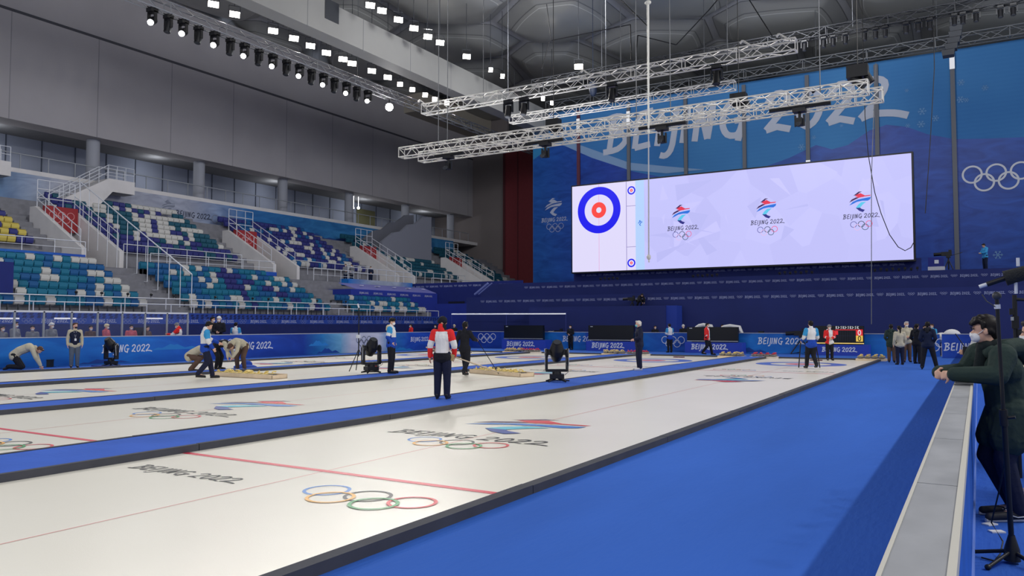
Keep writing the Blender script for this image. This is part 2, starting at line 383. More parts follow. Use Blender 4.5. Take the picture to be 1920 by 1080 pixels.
board((-31.9, YB, 0), (ex(940), YB, 0), board_mat('vinyl_g', [(0, BD), (1, BM)], 'X', 0, 4), 'royal blue far board with white five rings, in the left corner', [('rings', ex(913) + 31.9, 1.5, .72)], n=(0, -1, 0))
board((ex(940), YB, 0), (ex(1098), YB, 0), board_mat('vinyl_h', [(0, BM), (.4, BL), (1, BL)], 'X', 0, 9), 'bright blue far board behind the camera operator', [('word', ex(1088) - ex(940), 2.6, .74)], n=(0, -1, 0))
board((ex(1098), YB, 0), (ex(1290), YB, 0), board_mat('vinyl_i', [(0, BM), (.35, BL), (1, BM)], 'X', 0, 8), 'blue far board with white rings behind the person in a pale jacket', [('rings', ex(1262) - ex(1098), 1.5, .62)], n=(0, -1, 0))
board((ex(1290), YB, 0), (ex(1530), YB, 0), board_mat('vinyl_j', [(0, BL), (.5, BL), (1, BL)], 'X', 0, 8), 'bright blue far board with lettering behind the tripod', [('word', ex(1466) - ex(1290), 2.7, .74), ('hill', 2.6, 2.2, .05, .5, M_hill2)], n=(0, -1, 0))
board((ex(1530), YB, 0), (ex(1762), YB, 0), board_mat('vinyl_k', [(0, BM), (.35, BL), (.6, BL), (1, BM)], 'X', 0, 7), 'blue far board with rings behind the huddle of people', [('rings', ex(1742) - ex(1530), 1.5, .62)], n=(0, -1, 0))
yb2 = 45.2
bx = lambda px: atY(px, 640, yb2).x
board((bx(1766), yb2, 0), (0.9, yb2, 0), board_mat('vinyl_l', [(0, BM), (1, BM)], 'X', 0, 5), 'royal blue far board with big lettering where the grey-topped barrier meets it', [('word', 1.45, 2.7, .58)], n=(0, -1, 0), bh=1.2)

# right-hand barrier with the long grey cap
t = thing('barrier', 'long barrier with worn grey top running from the camera beside the wide blue carpet', 'barrier', (0, 0, 0))
M_cap = mat('worn_grey_laminate', rgb(154, 155, 157), .5, var=.16, vscale=5, bump=.15, bscale=9, stretch=(1, .5, 1))
m = MB()
y = .6
while y < 45:
    m.box(-.195, -.065, y, y + 1.19, 1.165, 1.185); y += 1.2
m.build('cap', M_cap, t)
MB().box(-.20, -.19, .5, 45, 1.15, 1.187).box(-.07, -.052, .5, 45, 1.14, 1.19).build('cap_edge', mat('cap_edge', rgb(200, 196, 184), .5), t)
MB().box(-.18, -.075, .5, 45, 0, 1.165).build('panel', mat('barrier_blue', rgb(30, 92, 190), .4, var=.2, vscale=1.1), t)
MB().box(-.085, -.06, .5, 45, 0.0, .10).build('kick_strip', mat('kick_strip', rgb(120, 150, 220), .35), t)
# ============================================================ LEFT SIDE: WALLS, CONCOURSE, STAND
def wall_mat(name, c, seam=0.0):
    m = mat(name, c, .85, var=.05, vscale=.25); return m
M_wall = wall_mat('wall_warm_grey', rgb(160, 156, 158))
M_dark = wall_mat('concourse_grey', rgb(140, 146, 162))
M_conc = mat('terrace_concrete', rgb(128, 128, 134), .9, var=.12, vscale=2)
M_par = mat('parapet_paint', rgb(216, 212, 210), .7, var=.06, vscale=1)
YL = 90.0
m = MB().box(-62, -60, -10, YL, 16.6, 30.0); m.build('wall_left', M_wall).__setitem__('kind', 'structure')
struct(MB().box(-60, -59.96, -10, YL, 24.52, 24.72).build('trim_1', mat('wall_seam', rgb(70, 70, 76), .8)))
m = MB()
for i in range(14):
    y = 3 + i * 6.6; m.box(-60.0, -59.985, y, y + .06, 16.6, 24.5)
struct(m.build('trim_2', mat('wall_seam_faint', rgb(134, 132, 136), .8)))
struct(MB().box(-67, -66.5, -10, YL, 5, 18).build('wall_concourse', M_dark))
struct(MB().box(-66.5, -60.4, -10, YL, 16.9, 17.1).build('ceiling_concourse', mat('soffit', rgb(110, 110, 112), .8)))
m = MB()
for i in range(34):
    y = -4 + i * 2.8; m.box(-66.5, -66.44, y, y + .08, 13, 16.9)
struct(m.build('trim_3', mat('panel_joint', rgb(70, 76, 90), .8)))
for i, (y, wd, c, nm) in enumerate([(73.5, 3.4, rgb(110, 108, 76), 'olive'), (82.5, 2.2, rgb(60, 66, 80), 'grey')]):
    struct(MB().box(-66.44, -66.36, y, y + wd, 12.9, 16.2).build('door_%d' % (i + 1), mat('door_' + nm, c, .6)))
struct(MB().box(-66.5, -59.2, -10, YL, 12.55, 12.95).build('floor_concourse', M_par))
M_col = mat('column_white', rgb(150, 152, 160), .7)
for i, px in enumerate((173, 373, 530, 655, 760, 845)):
    y = atX(px, 340, -61.2).y
    tag(MB().lathe([(.5, 12.9), (.5, 16.95)], (-61.2, y, 0), 20).build('column', M_col), 'round pale column on the upper walkway, %s from the left' % ordn(i + 1), 'column', 'columns of the upper walkway')
# far end of the hall on the left
struct(MB().box(-67, -54.4, YL, YL + .4, 0, 34).build('wall_return', wall_mat('return_grey', rgb(126, 118, 116))))
tag(MB().box(-54.4, -46.5, YL - 1.0, YL - .6, 4.0, 24.8).box(-54.4, -54.1, YL - 1.1, YL - .6, 4, 24.8, 1).box(-52.2, -52.1, YL - 1.06, YL - .9, 4, 24.8, 1).build('curtain_wall', [mat('maroon_panel', rgb(116, 44, 50), .8, var=.06), mat('maroon_edge', rgb(80, 34, 40), .8)]),
    'dark maroon wall panel between the grey wall and the blue banner', 'wall panel')
struct(MB().box(-62, 14, 96, 96.5, 0, 42).build('wall_back', wall_mat('back_dark', rgb(84, 84, 88))))
# printed banner below the walkway
M_ban = board_mat('banner_print', [(0, rgb(60, 130, 180)), (.28, rgb(50, 120, 175)), (.36, rgb(170, 172, 184)), (.50, rgb(160, 165, 182)), (.58, rgb(50, 110, 170)), (1, rgb(60, 130, 180))], 'Y', 0, 80)
t = thing('printed_banner', 'long blue and grey printed banner above the upper tier, below the walkway', 'banner', (-59.1, 4, 0))
MB().box(0, .06, 0, 80, 9.6, 12.6).build('fabric', M_ban, t)
g = MB(); fy = lambda px, py: atX(px, py, -59.0).y - 4
word(g, BJ, (.07, fy(330, 395), 11.05), Y1, Z1, fy(398, 395) - fy(330, 395), hs=1.0)
tag(g.build('lettering', mat('print_dark_grey', rgb(50, 56, 76), .6), t), 'dark grey lettering')
g = MB(); rings5(g, (.07, fy(420, 395), 11.0), Y1, Z1, 2.6); emblem(g, Vector((.07, fy(303, 390), 11.0)), Y1, Z1, 1.3, 1.3, mono=True)
g.build('emblem', mat('print_mid_grey', rgb(120, 126, 142), .6), t)
g = MB()
mountains(g, Vector((.065, fy(505, 400), 10.6)), Y1, Z1, 8, 1.7, 0); mountains(g, Vector((.065, fy(600, 400), 10.6)), Y1, Z1, 12, 1.2, 0); mountains(g, Vector((.065, fy(10, 400), 9.7)), -Y1, Z1, 9, 2.4, 0)
tag(g.build('printed_hills', mat('print_hill_far', rgb(44, 76, 140), .6), t), 'printed dark blue mountains')

def railing(name, label, cat, pts, h, step=1.5, mids=(.5,), r=.026, m_=None, group=None):
    """posts and rails along a polyline of foot points"""
    t = thing(name, label, cat, pts[0], group=group); o = Vector(pts[0]); m_ = m_ or M_rail
    P = [Vector(p) - o for p in pts]; top = MB(); mid = MB(); post = MB()
    for a, b in zip(P, P[1:]):
        top.tube([a + Z1 * h, b + Z1 * h], r * 1.2, 6)
        for q in mids: mid.tube([a + Z1 * h * q, b + Z1 * h * q], r * .7, 4)
        n = max(1, round((b - a).length / step))
        for i in range(n + 1):
            p = a.lerp(b, i / n); MB().tube([p, p + Z1 * h], r, 4).build('post', m_, t)
    top.build('top_rail', m_, t)
    if mids: mid.build('middle_rail', m_, t)
    return t
M_railg = mat('rail_grey', rgb(150, 154, 160), .5)
railing('railing', 'long grey railing along the edge of the upper walkway', 'railing', [(-59.4, 0, 12.95), (-59.4, 88, 12.95)], 1.1, 2.0, (), .04, M_railg)

# seating terraces (profile in X and Z, runs along Y)
VOM = [(27.9, 30.7), (43.3, 46.1), (58.7, 61.5), (74.1, 76.9)]
LOW = [(-40.9 - .85 * i, 2.35 + .43 * i) for i in range(7)]
UPP = [(-50.0 - .85 * i, 6.35 + .46 * i) for i in range(10)]
def terrace(name, rows, rise, y0, y1, zb):
    m = MB()
    for (x, z) in rows: m.box(x - .85, x, y0, y1, zb, z)
    return struct(m.build(name, M_conc))
terrace('terrace_lower', LOW, .43, -4, 56, 0)
struct(MB().box(-49.9, -46.85, -4, 90, 0, 5.3).build('floor_cross_aisle', M_conc))
ys = [-4] + [q for v in VOM for q in v] + [90]
for i, (a_, b_) in enumerate(VOM): terrace('terrace_upper', UPP[5:], .46, a_, b_, 8)
for i in range(0, len(ys), 2): terrace('terrace_upper', UPP, .46, ys[i], ys[i + 1], 4)
struct(MB().box(-66.5, -58.5, -4, 90, 4, 10.6).build('terrace_back', M_conc))
# front wall of the lower tier
M_fas = mat('drape_blue', rgb(34, 60, 150), .7, var=.25, vscale=1.6, stretch=(1, 1, 3))
M_fas2 = mat('drape_royal', rgb(38, 70, 160), .7, var=.15, vscale=2)
t = thing('stand_fascia', 'dark blue drape with small white lettering along the foot of the left stand', 'drape', (-40.0, 0, 0))
MB().box(-.4, 0, -4, 56.5, 0, 1.72).build('lower_drape', mat('drape_navy', rgb(20, 34, 96), .7, var=.1, vscale=2), t)
MB().box(-.4, .02, -4, 56.5, 1.72, 2.36).build('print_strip', M_fas2, t)
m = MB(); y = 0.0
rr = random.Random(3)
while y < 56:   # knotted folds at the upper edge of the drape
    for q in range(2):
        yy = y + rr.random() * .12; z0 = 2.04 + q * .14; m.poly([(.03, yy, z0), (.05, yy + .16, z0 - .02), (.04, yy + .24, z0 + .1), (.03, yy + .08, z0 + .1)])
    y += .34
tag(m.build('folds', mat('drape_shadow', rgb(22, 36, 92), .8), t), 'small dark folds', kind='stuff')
g = MB(); g2 = MB()
y = 11.0
while y < 56:
    word(g, BJ, (.03, y, 1.80), Y1, Z1, 1.35, k=1, thick=.17); rings5(g2, (.03, y + 1.98, 1.88), Y1, Z1, .62, n=12, t=.12); y += 2.6
g.build('lettering', mat('print_soft_white', rgb(170, 176, 206), .6), t); g2.build('five_rings', mat('print_soft_blue', rgb(110, 122, 176), .6), t)
railing('railing', 'white railing along the front row of the left stand, lower of the two', 'railing', [(-40.35, -2, 1.9), (-40.35, 55.2, 1.9)], .95, 1.55, ())
railing('railing', 'white railing standing behind and above the front rail of the left stand', 'railing', [(-41.0, 16.2, 2.35), (-41.0, 47.0, 2.35)], .86, 2.6, ())
# printed strip walls between the tiers
t = thing('tier_wall', 'blue printed low wall between the lower seats and the cross aisle, left of the stairs', 'wall panel', (-46.85, 0, 0))
MB().box(-.12, 0, -4, 27.6, 4.95, 5.95).build('panel', board_mat('strip_a', [(0, rgb(120, 160, 200)), (.66, rgb(150, 170, 196)), (.8, BL), (1, BM)], 'Y', -4, 27.6), t)
g = MB(); g.poly([(.01, 21, 5.1), (.01, 22.4, 5.35), (.01, 23.2, 5.6), (.01, 24.2, 5.3), (.01, 26.5, 5.5), (.01, 27.4, 5.1)]); rings5(g, (.01, 17.9, 5.55), Y1, Z1, 1.3)
g.build('printed_hills', mat('print_teal_swirl', rgb(60, 150, 190), .6), t)
t = thing('tier_wall', 'blue printed low wall between the lower seats and the cross aisle, right of the stairs', 'wall panel', (-46.85, 31.2, 0))
MB().box(-.12, 0, 0, 11.6, 4.95, 5.75).build('panel', board_mat('strip_b', [(0, BL), (.5, rgb(40, 130, 200)), (1, BM)], 'Y', 0, 11.6), t)
g = MB(); word(g, BJ, (.01, 5.6, 5.4), Y1, Z1, 1.8, k=1); g.build('lettering', mat('print_pale_blue', rgb(120, 190, 230), .6), t)
railing('railing', 'white railing on top of the printed wall, left of the first stairway', 'railing', [(-46.9, -2, 5.75), (-46.9, 27.6, 5.9)], .85, 1.9)
railing('railing', 'white railing on top of the printed wall, between the first and second stairways', 'railing', [(-46.9, 32.0, 5.45), (-46.9, 42.6, 5.6)], .95, 1.5)
railing('railing', 'white railing above the camera platform, left end of the press box', 'railing', [(-46.9, 46.8, 5.3), (-46.9, 51.6, 5.3)], 1.05, 1.4)
railing('railing', 'white railing right of the third stairway, beside the blue corner wall', 'railing', [(-46.9, 63.0, 5.3), (-46.9, 72.5, 5.3)], 1.05, 1.5)
for i, (a, b) in enumerate(((-4, 22.9), (31.9, 41.8), (47.2, 57.2), (62.6, 73.0))):
    railing('railing', 'white railing in front of the first upper row, %s block from the left' % ordn(i + 1), 'railing', [(-49.7, a, 6.0 if i else 5.5), (-49.7, b, 6.0 if i else 5.5)], 1.15 if i else 1.25, 1.6, (.5,), .028, group='railings in front of the upper tier')

# entrance stairways cut into the upper tier
M_red = mat('red_panel', rgb(150, 42, 46), .6)
M_pass = mat('passage_floor', rgb(96, 98, 106), .9)
for i, (y0, y1) in enumerate(VOM):
    t = thing('entrance_stairway', 'pale sloping entrance with red panel between its walls, %s from the left' % ordn(i + 1), 'stairway', (0, y0, 0))
    prof = [(-47.8, 5.3), (-47.8, 6.45), (-53.3, 9.5), (-53.9, 9.5), (-53.9, 5.3)]
    for y in (0, y1 - y0 - .3):
        m = MB(); m.prism([(x, y, z) for x, z in prof], (0, .3, 0)); m.build('side_wall', M_par, t)
    MB().box(-52.9, -52.6, .3, y1 - y0 - .3, 7.9, 9.55).build('red_panel', M_red, t)
    g = MB(); rings5(g, (-52.58, (y1 - y0) / 2, 8.85), Y1, Z1, 1.7, t=.07); g.build('five_rings', mat('print_rose', rgb(220, 150, 150), .6), t)
    MB().box(-53.6, -47.8, .3, y1 - y0 - .3, 5.0, 5.32).build('passage', M_pass, t)
    m = MB()
    for y in (.15, y1 - y0 - .15):
        for q in (.5, 1.0): m.tube([(-53.3, y, 9.5 + q), (-48.2, y, 6.67 + q)], .03, 5)
        for k in range(6):
            x = -53.3 + k * 5.1 / 5; m.tube([(x, y, 9.45 - (x + 53.3) * .555), (x, y, 10.5 - (x + 53.3) * .555)], .026, 4)
        m.tube([(-53.3, y, 9.5), (-53.3, y, 11.3)], .03, 5)
    for q in (.6, 1.2, 1.8): m.tube([(-53.3, .15, 9.5 + q), (-53.3, y1 - y0 - .15, 9.5 + q)], .03, 5)
    for q in (.33, .66): m.tube([(-53.3, (y1 - y0) * q, 9.5), (-53.3, (y1 - y0) * q, 11.3)], .026, 4)
    m.build('handrail', M_rail, t)
# grey steps beside each entrance and through the lower tier
for i, (y0, y1) in enumerate(VOM[:3]):
    m = MB()
    for (x, z) in UPP:
        m.box(x - .42, x + .012, y0 - 1.2, y0 - .05, z - .3, z + .23)
    tag(m.build('aisle_steps', M_conc), 'grey concrete steps up the upper tier, left of the %s entrance' % ordn(i + 1), 'steps', 'steps of the upper tier')
for i, y in enumerate((28.3, 43.6)):
    m = MB()
    for (x, z) in LOW: m.box(x - .42, x + .012, y, y + 1.35, z - .3, z + .215)
    tag(m.build('aisle_steps', M_conc), 'grey concrete steps through the lower tier, %s' % ('left, under the long handrail' if i == 0 else 'beside the blue press box'), 'steps', 'steps of the lower tier')
# the long sloping handrail over the first steps, on tall posts
t = thing('long_handrail', 'long sloping white handrail on tall posts over the lower steps', 'railing', (-40.5, 30.4, 0))
MB().tube([(-11.9, 0, 11.4), (0, 0, 4.7)], .045, 6).build('top_rail', M_rail, t)
for k in range(12):
    m = MB(); q = k / 11; x = -11.9 * q; z = 4.7 + 6.7 * q
    zb = 2.4 + max(0, -x - .4) / .85 * .43 if x > -6.4 else (5.3 if x > -9 else 6.6)
    m.tube([(x, 0, zb), (x, 0, z)], .026, 5)
    if -6.4 < x < -.5: m.tube([(x, 0, zb), (x - .95, 0, zb)], .022, 4)
    m.build('post', M_rail, t)
# ribbon stair from the first entrance to the walkway
def ribbon_stair(label, px0, px1, px2, gap):
    X = -57.3; a = atX(px0, 385, X).y; b = atX(px1, 330, X).y; c = atX(px2, 340, X).y
    t = thing('gallery_stair', label, 'stairway', (X, a, 0)); b -= a; c -= a
    m = MB(); m.prism([(0, 0, 10.3), (0, b, 12.95), (0, c, 12.95), (0, c, 11.95), (0, b + .3, 11.95), (0, 3.0, 9.9)], (-1.5, 0, 0)); m.build('stringer', M_par, t)
    r = MB()
    for q in (.12, 1.38):
        for h in (.5, 1.05): r.tube([(-q, 0, 10.0 + h), (-q, b, 12.95 + h), (-q, c, 12.95 + h)], .03, 5)
        for k in range(7): r.tube([(-q, b * k / 6, 10 + 2.95 * k / 6), (-q, b * k / 6, 11.05 + 2.95 * k / 6)], .026, 4)
        for k in range(1, 4): r.tube([(-q, b + (c - b) * k / 3, 12.95), (-q, b + (c - b) * k / 3, 14.0)], .026, 4)
    r.build('handrail', M_rail, t)
ribbon_stair('white ribbon stair rising from the first entrance to the walkway', 92, 205, 253, 0)
ribbon_stair('white landing of the gallery stair cut by the left edge of the photo', -170, -40, 20, 0)
# solid-sided grey stair block at the third entrance
X = -55.0; q = lambda px, py: (atX(px, py, X).y, atX(px, py, X).z)
ol = [q(809, 495), q(809, 407), q(794, 407), q(778, 420), q(766, 421), q(752, 434), q(738, 436), q(717, 452), q(717, 495)]
t = thing('gallery_stair', 'solid grey wall-sided stair block beside the third entrance', 'stairway', (X, ol[0][0], 0))
m = MB(); m.prism([(0, y - ol[0][0], z) for y, z in ol], (-.3, 0, 0)); m.build('near_side_wall', mat('stair_wall', rgb(136, 138, 150), .8), t)
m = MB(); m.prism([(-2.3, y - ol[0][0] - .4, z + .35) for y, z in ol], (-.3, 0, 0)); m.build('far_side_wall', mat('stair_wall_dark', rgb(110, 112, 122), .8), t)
m = MB()
for k in range(10): m.box(-2.3, -.3, ol[5][0] - ol[0][0] + (k - 6) * .9, ol[5][0] - ol[0][0] + (k - 5) * .9, 7.5, 8.9 + k * .42)
m.build('steps', M_conc, t)

# press box with slanted counter in the lower tier, blue corner walls
M_box = mat('box_blue', rgb(34, 52, 150), .7, var=.08, vscale=1)
M_box2 = mat('box_navy', rgb(24, 38, 112), .7, var=.08, vscale=1)
t = thing('press_box', 'blue covered press box with a pale slanted counter in the lower tier', 'press box', (-43.2, 47.2, 0))
MB().box(-3.6, 0, 0, 11.7, 2.4, 4.55).build('body', M_box, t)
m = MB(); m.prism([(0, .6, 4.55), (0, 11.5, 4.55), (-1.5, 11.5, 5.05), (-1.5, .2, 5.05)], (0, 0, .05)); m.build('counter', mat('counter_lilac', rgb(120, 122, 190), .5), t)
g = MB()
for k in range(6): word(g, BJ, (.02, 1.0 + k * 1.75, 4.2), Y1, Z1, 1.15, k=1)
g.build('lettering', mat('print_soft_white2', rgb(190, 194, 214), .6), t)
m = MB()
for k in range(5): m.box(-.7 - .2 * (k % 2), -.5, 1.8 + k * 2.1, 2.1 + k * 2.1, 4.9, 4.94)
m.build('papers', M_white, t)
t = thing('camera_platform', 'small platform with a pale blue front and white railing above the press box', 'platform', (-46.4, 50.0, 5.05))
MB().box(-.6, .35, 0, 8.8, 0, .55).build('front_panel', board_mat('platform_print', [(0, BL), (.35, rgb(160, 170, 190)), (.75, rgb(160, 170, 190)), (1, BL)], 'Y', 0, 8.8), t)
r = MB()
for h in (.55, 1.0): r.tube([(.3, 0, .55 + h), (.3, 8.8, .55 + h)], .035, 5)
for k in range(8): r.tube([(.3, k * 8.8 / 7, .5), (.3, k * 8.8 / 7, 1.55)], .03, 4)
r.build('railing', M_rail, t)
# corner walls in blue drape
def tier_strip(name, label, x0, x1, Y, z1, tz, textmat, phase, z0=0.0, depth=.3, textx=None, mt=None):
    t = thing(name, label, 'drape wall', (0, Y, 0))
    MB().box(x0, x1, 0, depth, z0, z1).build('drape', mt or M_box2, t)
    g = MB(); g2 = MB(); x = phase
    while x > (textx or x0) + 2.2:
        word(g, BJ, (x - 1.62 * .63, -.02, tz), X1, Z1, .98, k=1, thick=.2, hs=1.15); rings5(g2, (x - 1.62 * .83, -.02, tz + .08), X1, Z1, .36, n=10, t=.16); x -= 1.62
    g.build('lettering', textmat, t); g2.build('five_rings', textmat, t)
    return t
M_ts = mat('print_silver', rgb(150, 158, 200), .6)
M_t1 = mat('tier_navy', rgb(34, 46, 110), .75, var=.07, vscale=.5)
tier_strip('drape_wall', 'lower dark blue drape wall with a row of small lettering, behind the far boards', -33.9, 8, 50.0, 3.78, 3.36, M_ts, 6.2, mt=M_t1)
tier_strip('drape_wall', 'middle dark blue drape wall with a row of small lettering, below the cameras', -36.5, 8, 56.0, 5.12, 4.66, M_ts, 6.6, z0=3.0, mt=M_t1, textx=-34)
tier_strip('drape_wall', 'upper dark blue drape wall directly beneath the big screen', -31.0, -3.4, 62.8, 6.45, 5.98, M_ts, -4.4, z0=4.6, mt=M_t1)
struct(MB().box(-36.5, 8, 56.3, 74.9, 4.6, 5.05).build('floor_camera_deck', M_box2))
struct(MB().box(-33.9, 8, 50.3, 56, 3.3, 3.7).build('floor_lower_deck', M_box2))
t = tier_strip('drape_wall', 'blue drape wall with a dark doorway in the left corner of the hall', -47, -34.2, 59.0, 5.55, 5.16, M_ts, -35.0, mt=M_box2)
MB().box(-42.0, -40.2, -.03, .05, 0, 3.8).build('doorway', mat('doorway_dark', rgb(12, 18, 44), .8), t)
tag(MB().box(-41.2, -33.8, 55.9, 56.1, 0, 3.5).build('drape_wall', M_box), 'plain blue drape return between the left stand and the far drape walls', 'drape wall')
m = MB(); a = atY(890, 552, 49.96); b = atY(915, 531, 49.96); m.tube([a, b], .09, 5); m.tube([a + Vector((.35, 0, 0)), b + Vector((.35, 0, 0))], .05, 5)
tag(m.build('sloping_handrail', mat('rail_lilac', rgb(120, 130, 190), .5)), 'pale sloping handrail against the blue drape in the left corner', 'railing')
t = thing('white_bar', 'long thin white bar in front of the far drape wall, left', 'bar', (0, 48.2, 0)); a = atY(847, 589, 48.2); b = atY(1061, 588.5, 48.2)
MB().tube([(a.x, 0, a.z), (b.x, 0, b.z)], .045, 8).build('tube', mat('bar_white_glow', rgb(236, 238, 244), .3, emit=.35), t)  # plain bar, no lamp; a weak glow is put into its white
m = MB()
for k in range(3): x = a.x + (b.x - a.x) * k / 2; m.tube([(x, 0, a.z + .06), (x, 0, a.z - 2.1)], .02, 5)
m.build('stand', mat('stand_blue', rgb(60, 70, 150), .5), t)
t = thing('camera_block', 'tall blue draped block with a camera on top, in front of the far wall', 'platform', (0, 48.6, 0)); a = atY(992, 576, 48.6); b = atY(1247, 576, 48.6)
MB().box(a.x, b.x, 0, 1.3, 0, a.z).build('drape', M_t1, t); MB().box(b.x, b.x + .7, .2, 1.3, 0, a.z).build('side_drape', mat('drape_bright', rgb(34, 62, 160), .7), t)

# ============================================================ BACK BANNER AND SCREEN
YW = 75.0
def bpt(px, py, off=0.0): return atY(px, py, YW) + Vector((0, -off, 0))
def wave_mat(name, c1, c2):
    m = bpy.data.materials.new(name); m.use_nodes = True; N = m.node_tree.nodes; L = m.node_tree.links
    b = N['Principled BSDF']; b.inputs['Roughness'].default_value = .7; b.inputs['Specular IOR Level'].default_value = .2
    tc = N.new('ShaderNodeTexCoord'); wv = N.new('ShaderNodeTexWave'); wv.bands_direction = 'Z'
    wv.inputs['Scale'].default_value = .9; wv.inputs['Distortion'].default_value = 3; wv.inputs['Detail'].default_value = 1; wv.inputs['Detail Scale'].default_value = .1
    L.new(tc.outputs['Object'], wv.inputs[0]); n = N.new('ShaderNodeTexNoise'); n.inputs['Scale'].default_value = .08; L.new(tc.outputs['Object'], n.inputs[0])
    ma = N.new('ShaderNodeMath'); ma.operation = 'MULTIPLY_ADD'; ma.inputs[1].default_value = .035; L.new(wv.outputs['Fac'], ma.inputs[0]); L.new(n.outputs[0], ma.inputs[2])
    r = N.new('ShaderNodeValToRGB'); r.color_ramp.elements[0].color = c1; r.color_ramp.elements[1].color = c2; r.color_ramp.elements[0].position = .35; r.color_ramp.elements[1].position = .75
    L.new(ma.outputs[0], r.inputs[0]); L.new(r.outputs[0], b.inputs['Base Color']); return m
t = thing('wall_banner', 'huge blue printed banner with big white lettering covering the end wall', 'banner', (0, YW, 0))
def loc3(p, off=0.0): return Vector((p.x, -off, p.z))
MB().box(-42.0, 8.0, 0, .12, 4.8, 24.9).build('fabric', wave_mat('banner_blue', rgb(52, 108, 166), rgb(72, 132, 184)), t)
def art(name, label, pts, m_, off): 
    g = MB(); g.prism([loc3(bpt(x, y), off) for x, y in pts], (0, .01, 0)); tag(g.build(name, m_, t), label)
art('dark_hills', 'deep blue printed hills', [(1000, 268), (1060, 262), (1110, 290), (1180, 320), (1260, 336), (1330, 338), (1420, 318), (1480, 296), (1530, 272), (1560, 280), (1590, 272), (1630, 245), (1662, 234), (1700, 238), (1740, 252), (1790, 261), (1850, 260), (1930, 257), (2010, 258), (2010, 540), (1000, 540)],
    board_mat('hill_print', [(0, rgb(26, 78, 150)), (.18, rgb(30, 60, 150)), (.45, rgb(32, 74, 150)), (.7, rgb(34, 66, 150)), (1, rgb(28, 70, 150))], 'X', -42, 8), .02)
art('pale_swoosh', 'pale curved stripe on the left', [(1032, 266), (1060, 262), (1110, 280), (1180, 305), (1250, 312), (1320, 318), (1250, 325), (1180, 319), (1110, 296), (1060, 274)], mat('print_swoosh', rgb(120, 150, 186), .7), .035)
art('teal_field', 'teal lower left corner', [(1000, 268), (1050, 262), (1000, 300)], mat('print_teal', rgb(40, 120, 170), .7), .035)
g = MB(); o = bpt(1137, 284); e = bpt(1712, 207); wd = e.x - o.x
g2 = MB(); word(g2, BJ, Vector((-33.2, -.05, 19.75)), Vector((1, 0, 0)), Z1, 28.6, thick=.17, hs=1.0)
tag(g2.build('lettering', mat('banner_grey_white', rgb(178, 184, 198), .7), t), 'big white brush lettering')
g = MB(); rings5(g, Vector((bpt(1868, 332).x, -.05, bpt(1868, 332).z)), X1, Z1, 4.9, t=.10, n=36)
tag(g.build('five_rings', mat('print_ring_white', rgb(200, 202, 208), .7), t), 'white interlocked rings')
g = MB(); emblem(g, Vector((bpt(1022, 407).x, -.05, bpt(1022, 407).z)), X1, Z1, 2.1, 2.0, mono=True)
word(g, BJ, Vector((bpt(1016, 417).x, -.05, bpt(1016, 417).z)), X1, Z1, 3.2); rings5(g, Vector((bpt(1041, 427).x, -.05, bpt(1041, 427).z)), X1, Z1, 2.1, t=.07)
tag(g.build('emblem', mat('print_emblem_grey', rgb(160, 168, 190), .7), t), 'pale emblem, lettering and rings at the left end')
def flake(c, r):
    g = MB()
    for k in range(6):
        a = k * math.pi / 3; d = Vector((math.cos(a), 0, math.sin(a))); p = Vector((-d.z, 0, d.x)) * r * .06
        g.poly([c - p, c + p, c + d * r + p, c + d * r - p])
        e = c + d * r * .6
        for s in (-1, 1):
            b = a + s * .9; f = Vector((math.cos(b), 0, math.sin(b))); g.poly([e - p, e + p, e + f * r * .35 + p, e + f * r * .35 - p])
    g.build('snowflake', mat('print_flake', rgb(120, 160, 200), .7), t)
for px, py, r in ((1727, 233, .32), (1729, 209, .34), (1754, 222, .28), (1702, 236, .2), (1802, 155, .28), (1801, 187, .3), (1847, 165, .25), (1503, 276, .3), (1578, 236, .15), (1871, 478, .36), (1700, 170, .16), (1812, 188, .2), (1526, 258, .2)):
    flake(loc3(bpt(px, py), .05), r)
for px in (1086, 1180, 1287, 1397, 1516, 1646, 1790):
    x = bpt(px, 300).x; m = MB(); m.box(x - .17, x + .17, -.25, -.06, 4.8, 24.6); p = m.build('slot_post', mat('post_grey', rgb(96, 98, 104), .6) if px != 1086 else mat('post_brown', rgb(90, 44, 60), .6), t)
    z = {1086: 22.3, 1180: 22.3, 1790: 23.2, 1516: 16.2}.get(px)
    if z: MB().box(x - .19, x + .19, -.27, -.24, z, z + (.9 if px != 1516 else .0) + .5).build('lit_tab', mat('tab_white', rgb(236, 236, 236), .5, emit=.3), p)
struct(MB().box(-46.5, -42.0, 75.0, 75.3, 0, 5.6).build('wall_corner', M_box2))

